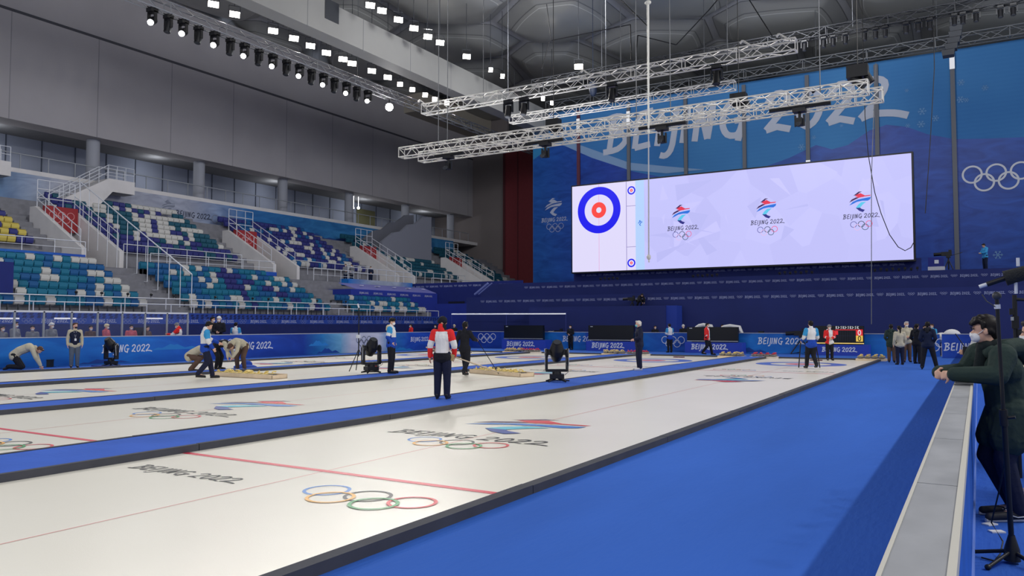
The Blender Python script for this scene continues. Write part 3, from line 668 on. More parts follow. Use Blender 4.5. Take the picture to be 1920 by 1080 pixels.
YS = 62.0
def spx(px, py, off=0.0): p = atY(px, py, YS); return Vector((p.x, -off, p.z))
t = thing('video_screen', 'giant bright lavender video wall showing a curling house and three emblems', 'screen', (0, YS, 0))
sx0, sx1, sz0, sz1 = -30.72, -3.82, 6.3, 13.9
MB().box(sx0 - .12, sx1 + .12, .02, .7, sz0 - .12, sz1 + .12).build('housing', M_black, t)
def emis(name, c, s=1.0): return mat(name, c, .5, emit=s)
def facet_mat():
    m = bpy.data.materials.new('screen_lavender'); m.use_nodes = True; N = m.node_tree.nodes; L = m.node_tree.links
    b = N['Principled BSDF']; b.inputs['Base Color'].default_value = (.01, .01, .01, 1); b.inputs['Roughness'].default_value = .4
    tc = N.new('ShaderNodeTexCoord'); nz = N.new('ShaderNodeTexNoise'); nz.inputs['Scale'].default_value = .25
    L.new(tc.outputs['Object'], nz.inputs[0]); mx = N.new('ShaderNodeMix'); mx.data_type = 'VECTOR'; mx.inputs[0].default_value = .5
    v = N.new('ShaderNodeTexVoronoi'); v.distance = 'EUCLIDEAN'; v.inputs['Scale'].default_value = .38
    L.new(tc.outputs['Object'], mx.inputs[4]); L.new(nz.outputs[1], mx.inputs[5]); L.new(tc.outputs['Object'], v.inputs[0])
    sp = N.new('ShaderNodeSeparateXYZ'); L.new(v.outputs['Color'], sp.inputs[0]); r = N.new('ShaderNodeValToRGB')
    r.color_ramp.elements[0].color = rgb(190, 189, 246); r.color_ramp.elements[1].color = rgb(198, 197, 252); r.color_ramp.elements[1].position = .8
    L.new(sp.outputs[0], r.inputs[0]); L.new(r.outputs[0], b.inputs['Emission Color']); b.inputs['Emission Strength'].default_value = 1.0
    return m
MB().box(sx0, sx1, 0, .03, sz0, sz1).build('display', facet_mat(), t)
xa, xb, xc = spx(1174.5, 400).x, spx(1192, 400).x, spx(1208, 400).x
g = MB(); g.box(sx0, xa, -.012, 0, sz0, sz1); g.box(xa + .03, xb - .02, -.012, 0, sz0, sz1); tag(g.build('sheet_panel', emis('screen_white', rgb(224, 218, 250)), t), 'pale panel with the curling house')
g = MB(); g.box(xb - .02, xc, -.012, 0, sz0, sz1); tag(g.build('blue_band', emis('screen_sky', rgb(180, 210, 252)), t), 'light blue band')
g = MB(); g.box(xa - .02, xa + .03, -.014, 0, sz0, sz1)
cz = spx(1123, 394); R = (spx(1123, 351).z - spx(1123, 438).z) / 2
for z in (.72, .26): g.box(xa, xb, -.015, 0, sz0 + (sz1 - sz0) * z - .02, sz0 + (sz1 - sz0) * z + .02)
g.build('thin_line', emis('screen_line', rgb(140, 130, 190)), t)
c1 = emis('screen_blue', rgb(6, 0, 236)); c2 = emis('screen_red', rgb(250, 66, 60)); c3 = emis('screen_rose', rgb(226, 170, 214)); c4 = emis('screen_paper', rgb(226, 222, 250))
g = MB(); g.box(cz.x - .02, cz.x + .02, -.016, 0, sz0, sz1, 2)
def house(c, R):
    ring(g, c, X1, Z1, R, R * .33, 0, 56); ring(g, c + Vector((0, -.003, 0)), X1, Z1, R * .34, R * .22, 1, 40); ring(g, c + Vector((0, -.004, 0)), X1, Z1, R * .12, R * .119, 3, 20)
house(Vector((cz.x, -.02, cz.z)), R)
for py in (357, 493): p = spx(1184, py); house(Vector((p.x, -.02, p.z)), .36)
g.build('house', [c1, c2, c3, c4], t)
EMS = [emis('em_plum', rgb(60, 20, 80)), emis('em_red', rgb(226, 50, 80)), emis('em_blue', rgb(30, 110, 220)), emis('em_aqua', rgb(90, 200, 236)), emis('em_navy', rgb(40, 40, 130)),
       emis('em_ink', rgb(24, 20, 50)), emis('em_r1', rgb(90, 90, 160)), emis('em_r2', rgb(30, 50, 70)), emis('em_r3', rgb(236, 90, 140)), emis('em_r4', rgb(226, 190, 230)), emis('em_r5', rgb(50, 90, 110))]
for px, pyt, pyb, pw, pyw, pyr in ((1277, 384, 421, 1252, 433, 442), (1437, 372, 410, 1408, 422, 433), (1613, 359, 398, 1581, 411, 423)):
    g = MB(); a = spx(px, pyt); b = spx(px, pyb); h = a.z - b.z
    emblem(g, Vector((b.x - h * .48, -.02, b.z)), X1, Z1, h * .96, h)
    p = spx(pw, pyw); word(g, BJ, Vector((p.x, -.02, p.z)), X1, Z1, h * 1.62, 5, thick=.13)
    p = spx(px + 2, pyr); rings5(g, Vector((p.x, -.02, p.z)), X1, Z1, h * .98, (6, 7, 8, 9, 10), t=.09)
    g.build('emblem', EMS, t)
g = MB(); p = spx(1196, 424); emblem(g, Vector((p.x, -.02, p.z)), X1, Z1, .42, .5, mono=True); g.build('emblem', [EMS[2]], t)
rr = random.Random(11)
for k in range(24):
    cx = xc + 1 + rr.random() * (sx1 - xc - 3); czz = sz0 + .6 + rr.random() * (sz1 - sz0 - 1.6); s = .6 + rr.random() * 1.1
    an = [rr.random() * 6.28 for _ in range(3)]; an.sort()
    P3 = [(cx + s * math.cos(a) * 1.2, czz + s * math.sin(a) * .8) for a in an]
    if all(xc + .1 < x < sx1 - .1 and sz0 + .1 < z < sz1 - .1 for x, z in P3): MB().poly([(x, -.006 - k * .0003, z) for x, z in P3]).build('fold_facet', emis('fold_a', rgb(188, 188, 245)) if k % 2 else emis('fold_b', rgb(202, 200, 255)), t)
# ============================================================ ROOF
def roof_cells():
    """pillow-like foil cells between curved ribs"""
    rr = random.Random(5); nx, ny = 300, 250
    xs = np.linspace(-75, 25, nx); ysv = np.linspace(10, 104, ny)
    S = []
    for i in range(12):
        for j in range(11): S.append((-80 + i * 11.5 + (5.7 if j % 2 else 0) + rr.uniform(-1.6, 1.6), 2 + j * 10.5 + rr.uniform(-1.6, 1.6)))
    S = np.array(S); Xg, Yg = np.meshgrid(xs, ysv); d = np.sqrt((Xg[..., None] - S[:, 0]) ** 2 + (Yg[..., None] - S[:, 1]) ** 2); d.sort(axis=-1)
    e = d[..., 1] - d[..., 0]
    global CEIL
    def CEIL(x, y):
        q = np.sort(np.hypot(x - S[:, 0], y - S[:, 1])); return 31.03 - 1.5 * (1 - math.exp(-((q[1] - q[0]) / 3.2) ** 1.6))
    z = 31.0 - 1.5 * (1 - np.exp(-(e / 3.2) ** 1.6))
    vs = np.stack([Xg, Yg, z], -1).reshape(-1, 3)
    fs = [(j * nx + i, j * nx + i + 1, (j + 1) * nx + i + 1, (j + 1) * nx + i) for j in range(ny - 1) for i in range(nx - 1)]
    me = bpy.data.meshes.new('ceiling'); me.from_pydata(vs.tolist(), [], fs)
    at_ = me.attributes.new('rib', 'FLOAT', 'POINT'); at_.data.foreach_set('value', e.reshape(-1))
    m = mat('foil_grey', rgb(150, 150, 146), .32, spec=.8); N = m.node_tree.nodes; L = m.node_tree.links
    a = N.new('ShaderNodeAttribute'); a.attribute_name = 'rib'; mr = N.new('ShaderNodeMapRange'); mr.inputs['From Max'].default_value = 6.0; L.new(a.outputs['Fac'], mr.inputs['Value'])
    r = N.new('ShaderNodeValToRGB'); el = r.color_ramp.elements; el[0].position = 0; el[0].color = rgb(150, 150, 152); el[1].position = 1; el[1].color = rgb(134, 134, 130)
    for p_, c_ in ((.10, rgb(150, 150, 152)), (.115, rgb(60, 60, 62)), (.135, rgb(132, 132, 130)), (.44, rgb(130, 130, 127)), (.46, rgb(70, 70, 72)), (.475, rgb(136, 136, 132)), (.56, rgb(136, 136, 132)), (.57, rgb(190, 190, 186)), (.585, rgb(136, 136, 132))):  # pale inner line is a highlight put into the foil colour
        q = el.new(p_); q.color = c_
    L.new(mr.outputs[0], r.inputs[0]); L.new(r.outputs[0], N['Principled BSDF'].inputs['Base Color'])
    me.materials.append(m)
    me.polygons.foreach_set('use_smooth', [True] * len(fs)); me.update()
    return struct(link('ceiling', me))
roof_cells()
# white box beam (catwalk) along the hall
t = thing('roof_beam', 'long white box beam running along the hall under the roof', 'beam', (-40, 10, 0))
MB().box(-1.4, 0, 0, 66, 22.7, 25.1).build('casing', mat('beam_white', rgb(158, 156, 150), .6, var=.05, vscale=.3), t)
m = MB()
for k in range(12): m.box(-.01, .012, k * 5.8, k * 5.8 + .05, 22.6, 25.1)
m.build('panel_joint', mat('joint_grey', rgb(130, 130, 130), .6), t)
p = atX(622, 22, -40); MB().box(0, .05, p.y - 10 - .7, p.y - 10 + .7, p.z - .7, p.z + .8).build('vent', M_grey, t)
t = thing('roof_beam', 'beige beam stub at the top of the left wall, beyond the lighting truss', 'beam', (-60, 48, 0))
a, b = atX(794, 207, -57), atX(912, 258, -57)
MB().box(-2, 3, a.y - 48, b.y - 48 + 4, 27.6, 29.8).build('casing', mat('beam_beige', rgb(168, 160, 146), .6), t)

# ============================================================ TRUSSES
def truss(label, p0, p1, w_, h_, bay=.6, mt=None, r=.028, rb=.014, ladder=False):
    """box truss: four chords and zigzag bracing"""
    p0, p1 = Vector(p0), Vector(p1); u = (p1 - p0).normalized(); L = (p1 - p0).length; s = u.cross(Z1).normalized(); mt = mt or M_alu
    t = thing('lighting_truss', label, 'truss', p0); c = [s * (w_ / 2 * a) + Z1 * (h_ / 2 * b) for a, b in ((-1, -1), (1, -1), (1, 1), (-1, 1))]
    for q in c: MB().tube([q, q + u * L], r, 6).build('chord', mt, t)
    m = MB(); n = max(1, round(L / bay)); bay = L / n
    for f in range(4):
        a, b = c[f], c[(f + 1) % 4]
        for k in range(n):
            x0, x1 = u * (k * bay), u * ((k + 1) * bay)
            if k % 2: m.tube([a + x0, b + x1], rb, 4, cap=False)
            else: m.tube([b + x0, a + x1], rb, 4, cap=False)
            if k % 4 == 0: m.tube([a + x0, b + x0], rb * 1.2, 4, cap=False)
        m.tube([a + u * L, b + u * L], rb * 1.4, 4)
    m.build('bracing', mt, t)
    return t
M_dtr = mat('truss_dull', rgb(120, 122, 124), .5, .3)
A1, B1 = atY(795, 205, 42), atY(1493, 86, 42); zt1 = (A1.z + B1.z) / 2
T1 = truss('upper silvery box truss hanging across the hall', (A1.x, 42, zt1), (B1.x, 42, zt1), .6, .62, .75, r=.045, rb=.024)
A2, B2 = atY(958, 223, 50), atY(1378, 162, 50); zt2 = (A2.z + B2.z) / 2
T2 = truss('short silvery box truss between the upper and lower ones', (A2.x, 50, zt2), (B2.x, 50, zt2), .52, .55, .7, r=.04, rb=.022)
A3, B3 = atY(753, 288, 33), atY(1628, 163, 33); zt3 = (A3.z + B3.z) / 2
T3 = truss('lowest silvery truss, nearer of its pair', (A3.x, 33, zt3), (B3.x, 33, zt3), .5, .5, .5, r=.036, rb=.02)
T4 = truss('lowest silvery truss, farther of its pair', (A3.x + .4, 34.2, zt3 - .05), (B3.x + .4, 34.2, zt3 - .05), .5, .5, .5, r=.036, rb=.02)
T5 = truss('thin truss along the top edge of the wall banner', (-39.4, 73.6, 25.2), (8, 73.6, 25.2), .8, .8, 1.3, M_dtr, .05, .03)
Y6 = 58.0; A6, B6 = atY(1000, 158, Y6), atY(1925, -8, Y6); zt6 = (A6.z + B6.z) / 2
T6 = truss('dull grey truss carrying dark lamps, top right', (A6.x, Y6, zt6), (B6.x + 2, Y6, zt6), .6, .6, 1.0, mat('truss_black', rgb(50, 51, 54), .5, .3), .045, .025)
T7 = truss('grey lamp truss along the left wall', (-45, 14, 22.3), (-45, 82, 22.3), .7, .7, 1.1, mat('truss_grey', rgb(150, 152, 156), .5, .3), .045, .026)
for x in (A1.x + .2, -19.5, -10, B1.x - .3):   # small end brackets standing on the upper truss
    m = MB().tube([(x, 42, zt1 + .3), (x - .55, 42, zt1 + .75)], .05, 5).tube([(x - .55, 42, zt1 + .75), (x - .7, 42, zt1 + .62)], .07, 5)
    tag(m.build('antenna_arm', M_alu), 'small white arm standing on the upper truss', 'bracket', 'white arms on the upper truss')
# steel cables that carry the trusses
M_cable = mat('steel_cable', rgb(110, 112, 116), .5, .4)
M_cabd = mat('black_cable', rgb(26, 26, 28), .6)
cab = [(-27, 42, zt1), (-17.5, 42, zt1), (-11.3, 42, zt1), (-24, 33, zt3), (-13, 33, zt3), (-5.2, 33, zt3), (-30, 50, zt2), (-15, 50, zt2), (-22, 50, zt2), (A3.x + 2, 34.2, zt3), (-12, 34.2, zt3), (-45, 20, 22.6), (-45, 50, 22.6), (-45, 76, 22.6), (-2.4, 73.6, 25.6), (-20, 73.6, 25.6), (-12, 73.6, 25.6), (-7, 58, zt6), (-26, 58, zt6)]
for i, (x, y, z) in enumerate(cab):
    y -= {42: .3, 50: .26, 33: .25, 34.2: -.25}.get(y, 0)
    tag(MB().tube([(x, y, z), (x, y, CEIL(x, y))], .022, 5).build('hoist_cable', M_cable), 'thin steel cable from a truss up to the roof', 'cable', 'hoist cables above the trusses')
# dark angled bridle lines under the roof
def pxline(pts, Y): return [atY(x, y, Y) for x, y in pts]
for lab, Y, pts in [('dark zigzag cable under the roof, left', 48, [(1025, 8), (1034, 76), (1182, 46), (1184, 112)]), ('dark zigzag cable under the roof, middle', 48, [(1192, 110), (1196, 66), (1268, 84), (1330, 18), (1345, 0)]),
                ('dark cable slanting towards the right under the roof', 48, [(1165, 0), (1215, 50)]), ('dark cable at the top right of the short truss', 48, [(1405, 0), (1448, 68)]), ('dark cable over the left end of the upper truss', 48, [(1016, 130), (1030, 78)])]:
    m = MB(); P = pxline(pts, Y)
    for a, b in zip(P, P[1:]): m.tube([a, b], .035, 5)
    tag(m.build('bridle_cable', M_cabd), lab, 'cable')
tag(MB().tube(pxline([(1642, 118), (1634, 330), (1634, 608)], 40), .018, 5).build('thin_cable', M_cable), 'thin vertical cable hanging in front of the screen', 'cable')
tag(MB().tube([atY(1616, 100, 44) * 1.0 + Vector((0, 0, 12.5))] + [atY(x, y, 44) for x, y in [(1622, 218), (1628, 290), (1640, 360), (1652, 400), (1668, 440), (1684, 463), (1697, 470), (1708, 464), (1713, 455)]], .022, 5).build('looped_cable', M_cabd), 'dark cable sagging in a loop over the right end of the screen', 'cable')
tag(MB().tube([atY(1754, 128, 60) + Vector((0, 0, 9))] + pxline([(1752, 128), (1744, 270), (1735, 400)], 60), .03, 5).build('thin_cable', M_cabd), 'dark cable hanging in front of the right part of the banner', 'cable')
t = thing('hanging_mast', 'slim white telescopic mast hanging from the roof in front of the screen', 'mast', atY(1215, 4, 31))
o = Vector(t.location); q = lambda x, y: atY(x, y, 31) - o
MB().tube([q(1215, 4), q(1216, 240)], .05, 8, r2=.04).build('upper_section', mat('mast_white', rgb(226, 224, 214), .4), t)
MB().tube([q(1216, 240), q(1216.5, 480)], .028, 8).build('lower_section', mat('mast_grey', rgb(180, 180, 184), .4), t)
MB().ell(q(1216.5, 482), (.09, .09, .12)).tube([q(1216.5, 484), q(1217, 492)], .03, 6).build('microphone', mat('mic_pale', rgb(200, 198, 196), .5), t)
MB().ell(q(1215, 5), (.14, .1, .1)).ell(q(1216, 247), (.06, .06, .1)).build('joint', mat('mast_white', rgb(226, 224, 214), .4), t)
tag(MB().tube([(o.x, 31, o.z), (o.x, 31, CEIL(o.x, 31))], .02, 5).build('hoist_cable', M_cable), 'thin steel cable from a truss up to the roof', 'cable', 'hoist cables above the trusses')

# ============================================================ LAMPS
M_lamp = mat('lamp_glow', (1.0, .93, .82, 1), .5, emit=28.0)
M_lamp2 = mat('spot_glow', (.95, .97, 1.0, 1), .5, emit=14.0)
def floodlight(label, p, aim, w_=1.0, group='floodlights'):
    t = thing('floodlight', label, 'floodlight', p, group=group); w_ *= .66; d = (Vector(aim) - Vector(p)).normalized()
    s = d.cross(Z1).normalized(); v = s.cross(d); m = MB()
    a = [s * (w_ / 2 * x) + v * (.22 * y) for x, y in ((-1, -1), (1, -1), (1, 1), (-1, 1))]
    m.prism([q + d * .02 for q in a], -d * .2); m.build('housing', M_black, t)
    MB().poly([q * .9 + d * .03 for q in a]).build('lamp_face', M_lamp, t)
    MB().tube([-d * .1 - s * w_ / 2, -d * .1 - s * w_ / 2 + Z1 * .6, -d * .1 + s * w_ / 2 + Z1 * .6, -d * .1 + s * w_ / 2], .03, 5).build('yoke', M_grey, t)
    MB().tube([-d * .1 + Z1 * .6, Vector((-d.x * .1, -d.y * .1, CEIL(p[0], p[1]) - p[2]))], .025, 5).build('drop_rod', M_grey, t)
    return t
rowA = [(400, 8), (440, 27), (512, 58), (551, 72), (582, 86), (612, 99), (643, 111), (660, 119), (697, 133), (727, 145), (750, 158), (773, 168), (797, 178), (815, 186), (838, 193)]
for i, (px, py) in enumerate(rowA):
    p = atX(px, py, -45.0); floodlight('bright floodlight above the lamp truss on the left wall, %s from the left' % ordn(i + 1), p, (0, p.y * .35 - 6, 0), 1.15 if i < 10 else .8, 'floodlights of the left row')
rowB = [(694, 10), (716, 20), (747, 37), (776, 53), (802, 69), (825, 80), (875, 106), (920, 131), (942, 143), (1018, 185), (1035, 193)]
for i, (px, py) in enumerate(rowB):
    p = atX(px, py, -37.5); floodlight('bright floodlight over the white roof beam, %s from the left' % ordn(i + 1), p, (4, p.y * .35 - 6, 0), 1.1 if i < 7 else .6, 'floodlights above the white beam')
p = atY(1085, 125, 56); floodlight('single bright floodlight behind the upper truss', p, (0, 0, 2), 1.1, None)
p = atX(730, 188, -45.0); p.z = 21.2; t = thing('beam_lamp', 'dazzling white lamp hanging below the lamp truss, brightest of all', 'lamp', p)
MB().tube([(0, 0, .75), (0, 0, .3)], .05, 5).ell((0, 0, 0), (.4, .4, .4)).build('housing', M_black, t)
d = (Vector((0, 0, 1)) - p).normalized(); MB().ell(d * .32, (.34, .34, .34)).build('lens', mat('dazzle', (1, .98, .95, 1), .5, emit=60), t)
def moving_head(label, p, glow, s=1.0, group=None, aim=(0, 0, 0)):
    t = thing('moving_head_lamp', label, 'stage lamp', p, group=group)
    MB().cbox((0, 0, -.12 * s), (.42 * s, .42 * s, .2 * s)).tube([(-.37, 0, -.01), (.37, 0, -.01)], .03, 5).tube([(0, -.37, -.01), (0, .37, -.01)], .03, 5).build('base', M_black, t)
    MB().box(-.3 * s, -.24 * s, -.08 * s, .08 * s, -.75 * s, -.2 * s).box(.24 * s, .3 * s, -.08 * s, .08 * s, -.75 * s, -.2 * s).box(-.3 * s, .3 * s, -.08 * s, .08 * s, -.26 * s, -.2 * s).build('yoke', M_black, t)
    c = Vector((0, 0, -.68 * s)); d = (Vector(aim) - Vector(p)).normalized() if glow else Vector((0, -.25, -.97)).normalized()
    MB().tube([c - d * .3 * s, c - d * .1 * s, c + d * .34 * s], .2 * s, 10, r2=.19 * s).build('head', M_black, t)
    g = MB().tube([c + d * .34 * s, c + d * .37 * s], .15 * s, 10); g.build('lens', M_lamp2 if glow else M_grey, t)
    return t
for i, (px, py) in enumerate([(286, 18), (344, 42), (403, 64), (459, 85), (512, 104), (562, 125), (607, 140), (650, 158), (690, 173)]):
    p = atX(px, py - 14, -45); p.z = 21.95
    moving_head('moving-head lamp with lit lens under the left lamp truss, %s from the left' % ordn(i + 1), p, True, 1.25, 'lit lamps under the left truss', (-20, p.y * .4 - 10, 0))
for i, px in enumerate([315, 372, 432, 486, 538, 585, 628, 670]):
    p = atX(px, 80, -45); p.z = 21.9
    moving_head('unlit moving-head lamp under the left lamp truss, %s unlit one from the left' % ordn(i + 1), p, False, 1.15, 'unlit lamps under the left truss')
for i, px in enumerate([1508, 1544, 1562, 1585, 1621, 1642, 1660, 1699, 1722, 1744, 1790, 1806, 1831, 1877, 1901]):
    p = atY(px, 60, Y6); p.z = zt6 - .3
    moving_head('unlit dark lamp hanging from the top right truss, %s from its left end' % ordn(i + 1), p, False, .8, 'dark lamps under the top right truss')
for i, (px, py) in enumerate([(968, 176), (997, 178), (1160, 155), (1352, 60)]):
    p = atY(px, py, 43); p.z = zt1 - .3; p.y = 42
    moving_head('black lamp at the upper truss, %s from its left end' % ordn(i + 1), p, False, 1.1, 'black lamps at the upper truss')
# robotic cameras under the lowest truss
for i, (px, wd) in enumerate([(835, 1.8), (1017, 1.9), (1237, 2.2), (1497, 2.4)]):
    x = atY(px, 240, 33).x; z = zt3 - .28
    t = thing('robotic_camera', 'remote camera on a black bar under the lowest truss, %s from the left' % ordn(i + 1), 'camera', (x, 33.3, z), group='remote cameras under the lowest truss')
    MB().cbox((0, 0, -.06), (wd, .16, .12)).build('bar', M_black, t)
    MB().cbox((0, 0, -.2), (.5, .4, .16)).tube([(0, 0, -.2), (0, 0, -.5)], .06, 8).build('mount', M_black, t)
    MB().cbox((0, 0, -.68), (.24, .36, .3)).box(-.2, -.14, -.06, .06, -.85, -.4).box(.14, .2, -.06, .06, -.85, -.4).build('camera_body', M_black, t)
    MB().tube([(0, -.15, -.74), (0, -.4, -.84)], .09, 10).build('lens', M_grey, t)
for px, py, lab in ((1038, 232, 'black speaker cluster between the trusses, left'), (1385, 185, 'black lamp box below the right end of the short truss'), (1608, 135, 'grey-black lamp on top of the right end of the lowest truss')):
    p = atY(px, py, 40 if px < 1600 else 34)
    m = MB().cbox((0, 0, 0), (.8, .5, .5)).tube([(-.2, 0, -.2), (.25, 0, -.62)], .2, 8).tube([(.3, 0, -.1), (.5, 0, -.5)], .14, 8)
    m.tube([(0, 0, .2), (0, 0, CEIL(p.x, p.y) - p.z)], .02, 5); tag(m.build('lamp_cluster', M_black, loc=p), lab, 'lamp')
t = thing('speaker_array', 'curved dark loudspeaker array hanging at the top right', 'loudspeaker', atY(1793, 40, 64)); MB().tube([(0, 0, 0), (0, 0, CEIL(t.location.x, t.location.y) - t.location.z)], .03, 5).build('cable', M_cabd, t)
for k in range(6): MB().prism([(-.42, -.5, -k * .42), (.42, -.5, -k * .42), (.36, -.5, -k * .42 - .40), (-.36, -.5, -k * .42 - .40)], (0, .8, 0)).build('speaker_box', M_grey, t).location = (-.022 * k * k, 0, 0)
tag(MB().ell((0, 0, 0), (.35, .3, .6)).cbox((0, 0, .5), (.5, .4, .3)).tube([(0, 0, .6), (0, 0, CEIL(*atY(1112, 168, 60)[:2]) - atY(1112, 168, 60).z)], .025, 5).build('loudspeaker', mat('speaker_navy', rgb(34, 44, 64), .5), loc=atY(1112, 168, 60)), 'small dark blue loudspeaker below the upper truss', 'loudspeaker')
for i, (px, py) in enumerate([(672, 390), (663, 390)]):
    tag(MB().ell((0, 0, 0), (.16, .16, .16) if i == 0 else (.09, .09, .09)).tube([(0, 0, 0), (0, 0, 16.88 - atX(px, py, -63.0).z)], .02, 4).build('work_lamp', M_lamp2, loc=atX(px, py, -63.0)), ('larger' if i == 0 else 'smaller') + ' bright lamp on the upper walkway beside a column', 'lamp')

# ============================================================ SEATS
SEATC = {'teal': rgb(34, 116, 146), 'blue-teal': rgb(34, 94, 150), 'white': rgb(206, 204, 198), 'violet': rgb(54, 58, 124), 'yellow': rgb(206, 186, 90), 'dark teal': rgb(34, 88, 108)}
def seat_mb(s=1.0, mb=None, o=(0, 0, 0), mi=0):
    """folding seat facing +X, with moulded back and tipped-up pan"""
    m = mb or MB(); ox, oy, oz = o
    def strip(prof, y0, y1, th):
        n = len(prof); vs = []
        for (x, z) in prof: vs += [(ox + x, oy + y0, oz + z), (ox + x, oy + y1, oz + z), (ox + x - th, oy + y0, oz + z - th * .4), (ox + x - th, oy + y1, oz + z - th * .4)]
        fs = []
        for i in range(n - 1):
            a, b = 4 * i, 4 * (i + 1); fs += [[a, b, b + 1, a + 1], [a + 2, a + 3, b + 3, b + 2], [a, a + 2, b + 2, b], [a + 1, b + 1, b + 3, a + 3]]
        fs += [[0, 1, 3, 2], [4 * n - 4, 4 * n - 2, 4 * n - 1, 4 * n - 3]]
        m.add(vs, fs, mi, False)
    strip([(-.25, .84), (-.29, .80), (-.31, .60), (-.30, .42)], .01, .49, .05)
    strip([(-.16, .74), (-.17, .56), (-.23, .40), (-.29, .36)], .02, .48, .05)
    if mb is None: m.box(ox - .32, ox - .26, oy + .22, oy + .27, oz, oz + .40, 1)
    return m
SEATM = {k: mat('seat_' + k.replace(' ', '_').replace('-', '_'), v, .5) for k, v in SEATC.items()}
seat_me = {k: seat_mb().mesh('stadium_seat', [SEATM[k], M_grey]) for k in SEATC}
SP = .52
rs = random.Random(21)
def lowcol(y, i):
    if y > 31 and 35.2 + i * .1 < y < 36.4 + i * .1: return 'violet' if rs.random() < .6 else 'teal'
    if (40.4 - i * .7) < y < (41.4 - i * .7): return 'violet' if rs.random() < .8 else 'white'
    r = rs.random()
    return 'white' if r < .22 else ('teal' if r < .66 else 'blue-teal')
BLK = [('left block', 15.5, 28.0, -1), ('middle block', 30.9, 43.3, 1), ('right block', 45.2, 54.9, 1)]
NSEAT = 0; rest = MB(); keys = list(SEATC); RESTM = [SEATM[k] for k in keys]; cand = []
for bi, (bn, y0, y1, dr) in enumerate(BLK):
    n = int((y1 - y0) / SP)
    for i, (x, z) in enumerate(LOW):
        if bi == 2 and i > 2: continue
        ii = 0
        for k in range(n):
            ii += 1
            y = (y0 + k * SP) if dr > 0 else (y1 - (k + 1) * SP)
            if i == 6 and bi == 1 and y > 41: continue
            c = lowcol(y, i); d = math.hypot(x, y)
            if y / -x < .36 or (1 <= i <= 4 and y < 21.1): continue
            lab = '%s seat, %s from the aisle, %s row up, %s of the lower tier' % (c, ordn(ii), ordn(i + 1), bn)
            cand.append((d, x, y, z, c, lab, 'seats of the lower tier'))
cand.sort()
for q, (d, x, y, z, c, lab, gr) in enumerate(cand):
    if q < 292: tag(link('stadium_seat', seat_me[c], None, (x - .12, y, z)), lab, 'seat', 'seats of the lower tier')
    else: seat_mb(1, rest, (x - .12, y, z), keys.index(c))
rs = random.Random(4)
for i, (x, z) in enumerate(UPP):
    y = 17.0
    while y < 84:
        y += SP
        if any(a - 1.5 < y + .2 < b + .2 for a, b in VOM): continue
        if i > 7 and rs.random() < .15: continue
        if x < -54.0 and ol[8][0] - .6 < y < ol[0][0] + .3: continue
        if y < 26: c = 'yellow' if rs.random() < .4 else 'violet'
        elif y < 43.5: c = ('violet' if rs.random() < .85 else 'dark teal') if (i < 2 or y < 34.2 - i * .2) else ('white' if rs.random() < .45 else ('violet' if abs((y - 34) - i * .6) < .8 or abs((y - 40) + i * .4) < .6 else 'dark teal'))
        elif y < 59: c = 'white' if rs.random() < .25 else ('violet' if rs.random() < .8 else 'blue-teal')
        else: c = 'white' if rs.random() < .22 else 'dark teal'
        seat_mb(1, rest, (x - .12, y, z), keys.index(c))
o = rest.build('stadium_seats', RESTM, fix=False); tag(o, 'mosaic of white, violet and teal seats filling the upper tier and the far lower rows', 'seats', kind='stuff')
# clamp lamps on the rear front rail
for i, px in enumerate((142, 190, 239, 283, 325, 403, 473, 503, 533, 594, 620, 648)):
    y = atX(px, 552, -41.0).y
    tag(MB().tube([(0, 0, 0), (0, 0, .14)], .02, 5).ell((.04, 0, .2), (.09, .08, .08), nu=8, nv=6).build('clamp_lamp', M_black, loc=(-41.0, y, 3.21)), 'tiny black clamp lamp on the stand railing, %s from the left' % ordn(i + 1), 'lamp', 'clamp lamps on the stand railing')

tag(MB().box(-45.6, -41.9, 12.0, 21.0, 2.4, 4.85).build('covered_block', M_box2), 'navy draped block over the lower seats at the left edge', 'platform')
# ============================================================ PEOPLE
SKIN = mat('skin', rgb(214, 168, 142), .55, spec=.35)
SKIN2 = mat('skin_pink', rgb(222, 172, 152), .55, spec=.35)
HAIR_B = mat('hair_black', rgb(26, 22, 22), .6, spec=.2, bump=.15, bscale=40)
HAIR_W = mat('hair_white', rgb(206, 200, 192), .6); HAIR_BR = mat('hair_brown', rgb(74, 50, 38), .6)
MASK = mat('mask_white', rgb(232, 230, 228), .7); MASK_T = mat('mask_turquoise', rgb(110, 196, 200), .7); MASK_K = mat('mask_black', rgb(26, 26, 30), .7)
EYE = mat('eye_dark', rgb(24, 18, 16), .25); SOLE = mat('sole_white', rgb(214, 210, 204), .7); SHOE = mat('shoe_black', rgb(28, 28, 32), .6)
LACE = mat('lace_white', rgb(226, 224, 218), .7)
def cloth(name, c): return mat('cloth_' + name, c, .85, spec=.2, bump=.5, bscale=14, var=.08, vscale=7)
C = {'beige': cloth('beige', rgb(186, 178, 156)), 'navy': cloth('navy', rgb(30, 34, 56)), 'black': cloth('black', rgb(30, 31, 38)), 'jean': cloth('jean', rgb(88, 98, 112)),
     'brown': cloth('brown', rgb(92, 72, 62)), 'red': cloth('red', rgb(222, 48, 48)), 'white': cloth('white', rgb(222, 220, 220)), 'blue': cloth('blue', rgb(34, 72, 170)), 'sky': cloth('sky', rgb(60, 150, 205)),
     'green': cloth('green', rgb(44, 58, 54)), 'grey': cloth('grey', rgb(120, 122, 128)), 'cream': cloth('cream', rgb(222, 206, 170)), 'darkblue': cloth('darkblue', rgb(28, 36, 60)), 'pink': cloth('pink', rgb(196, 96, 104))}
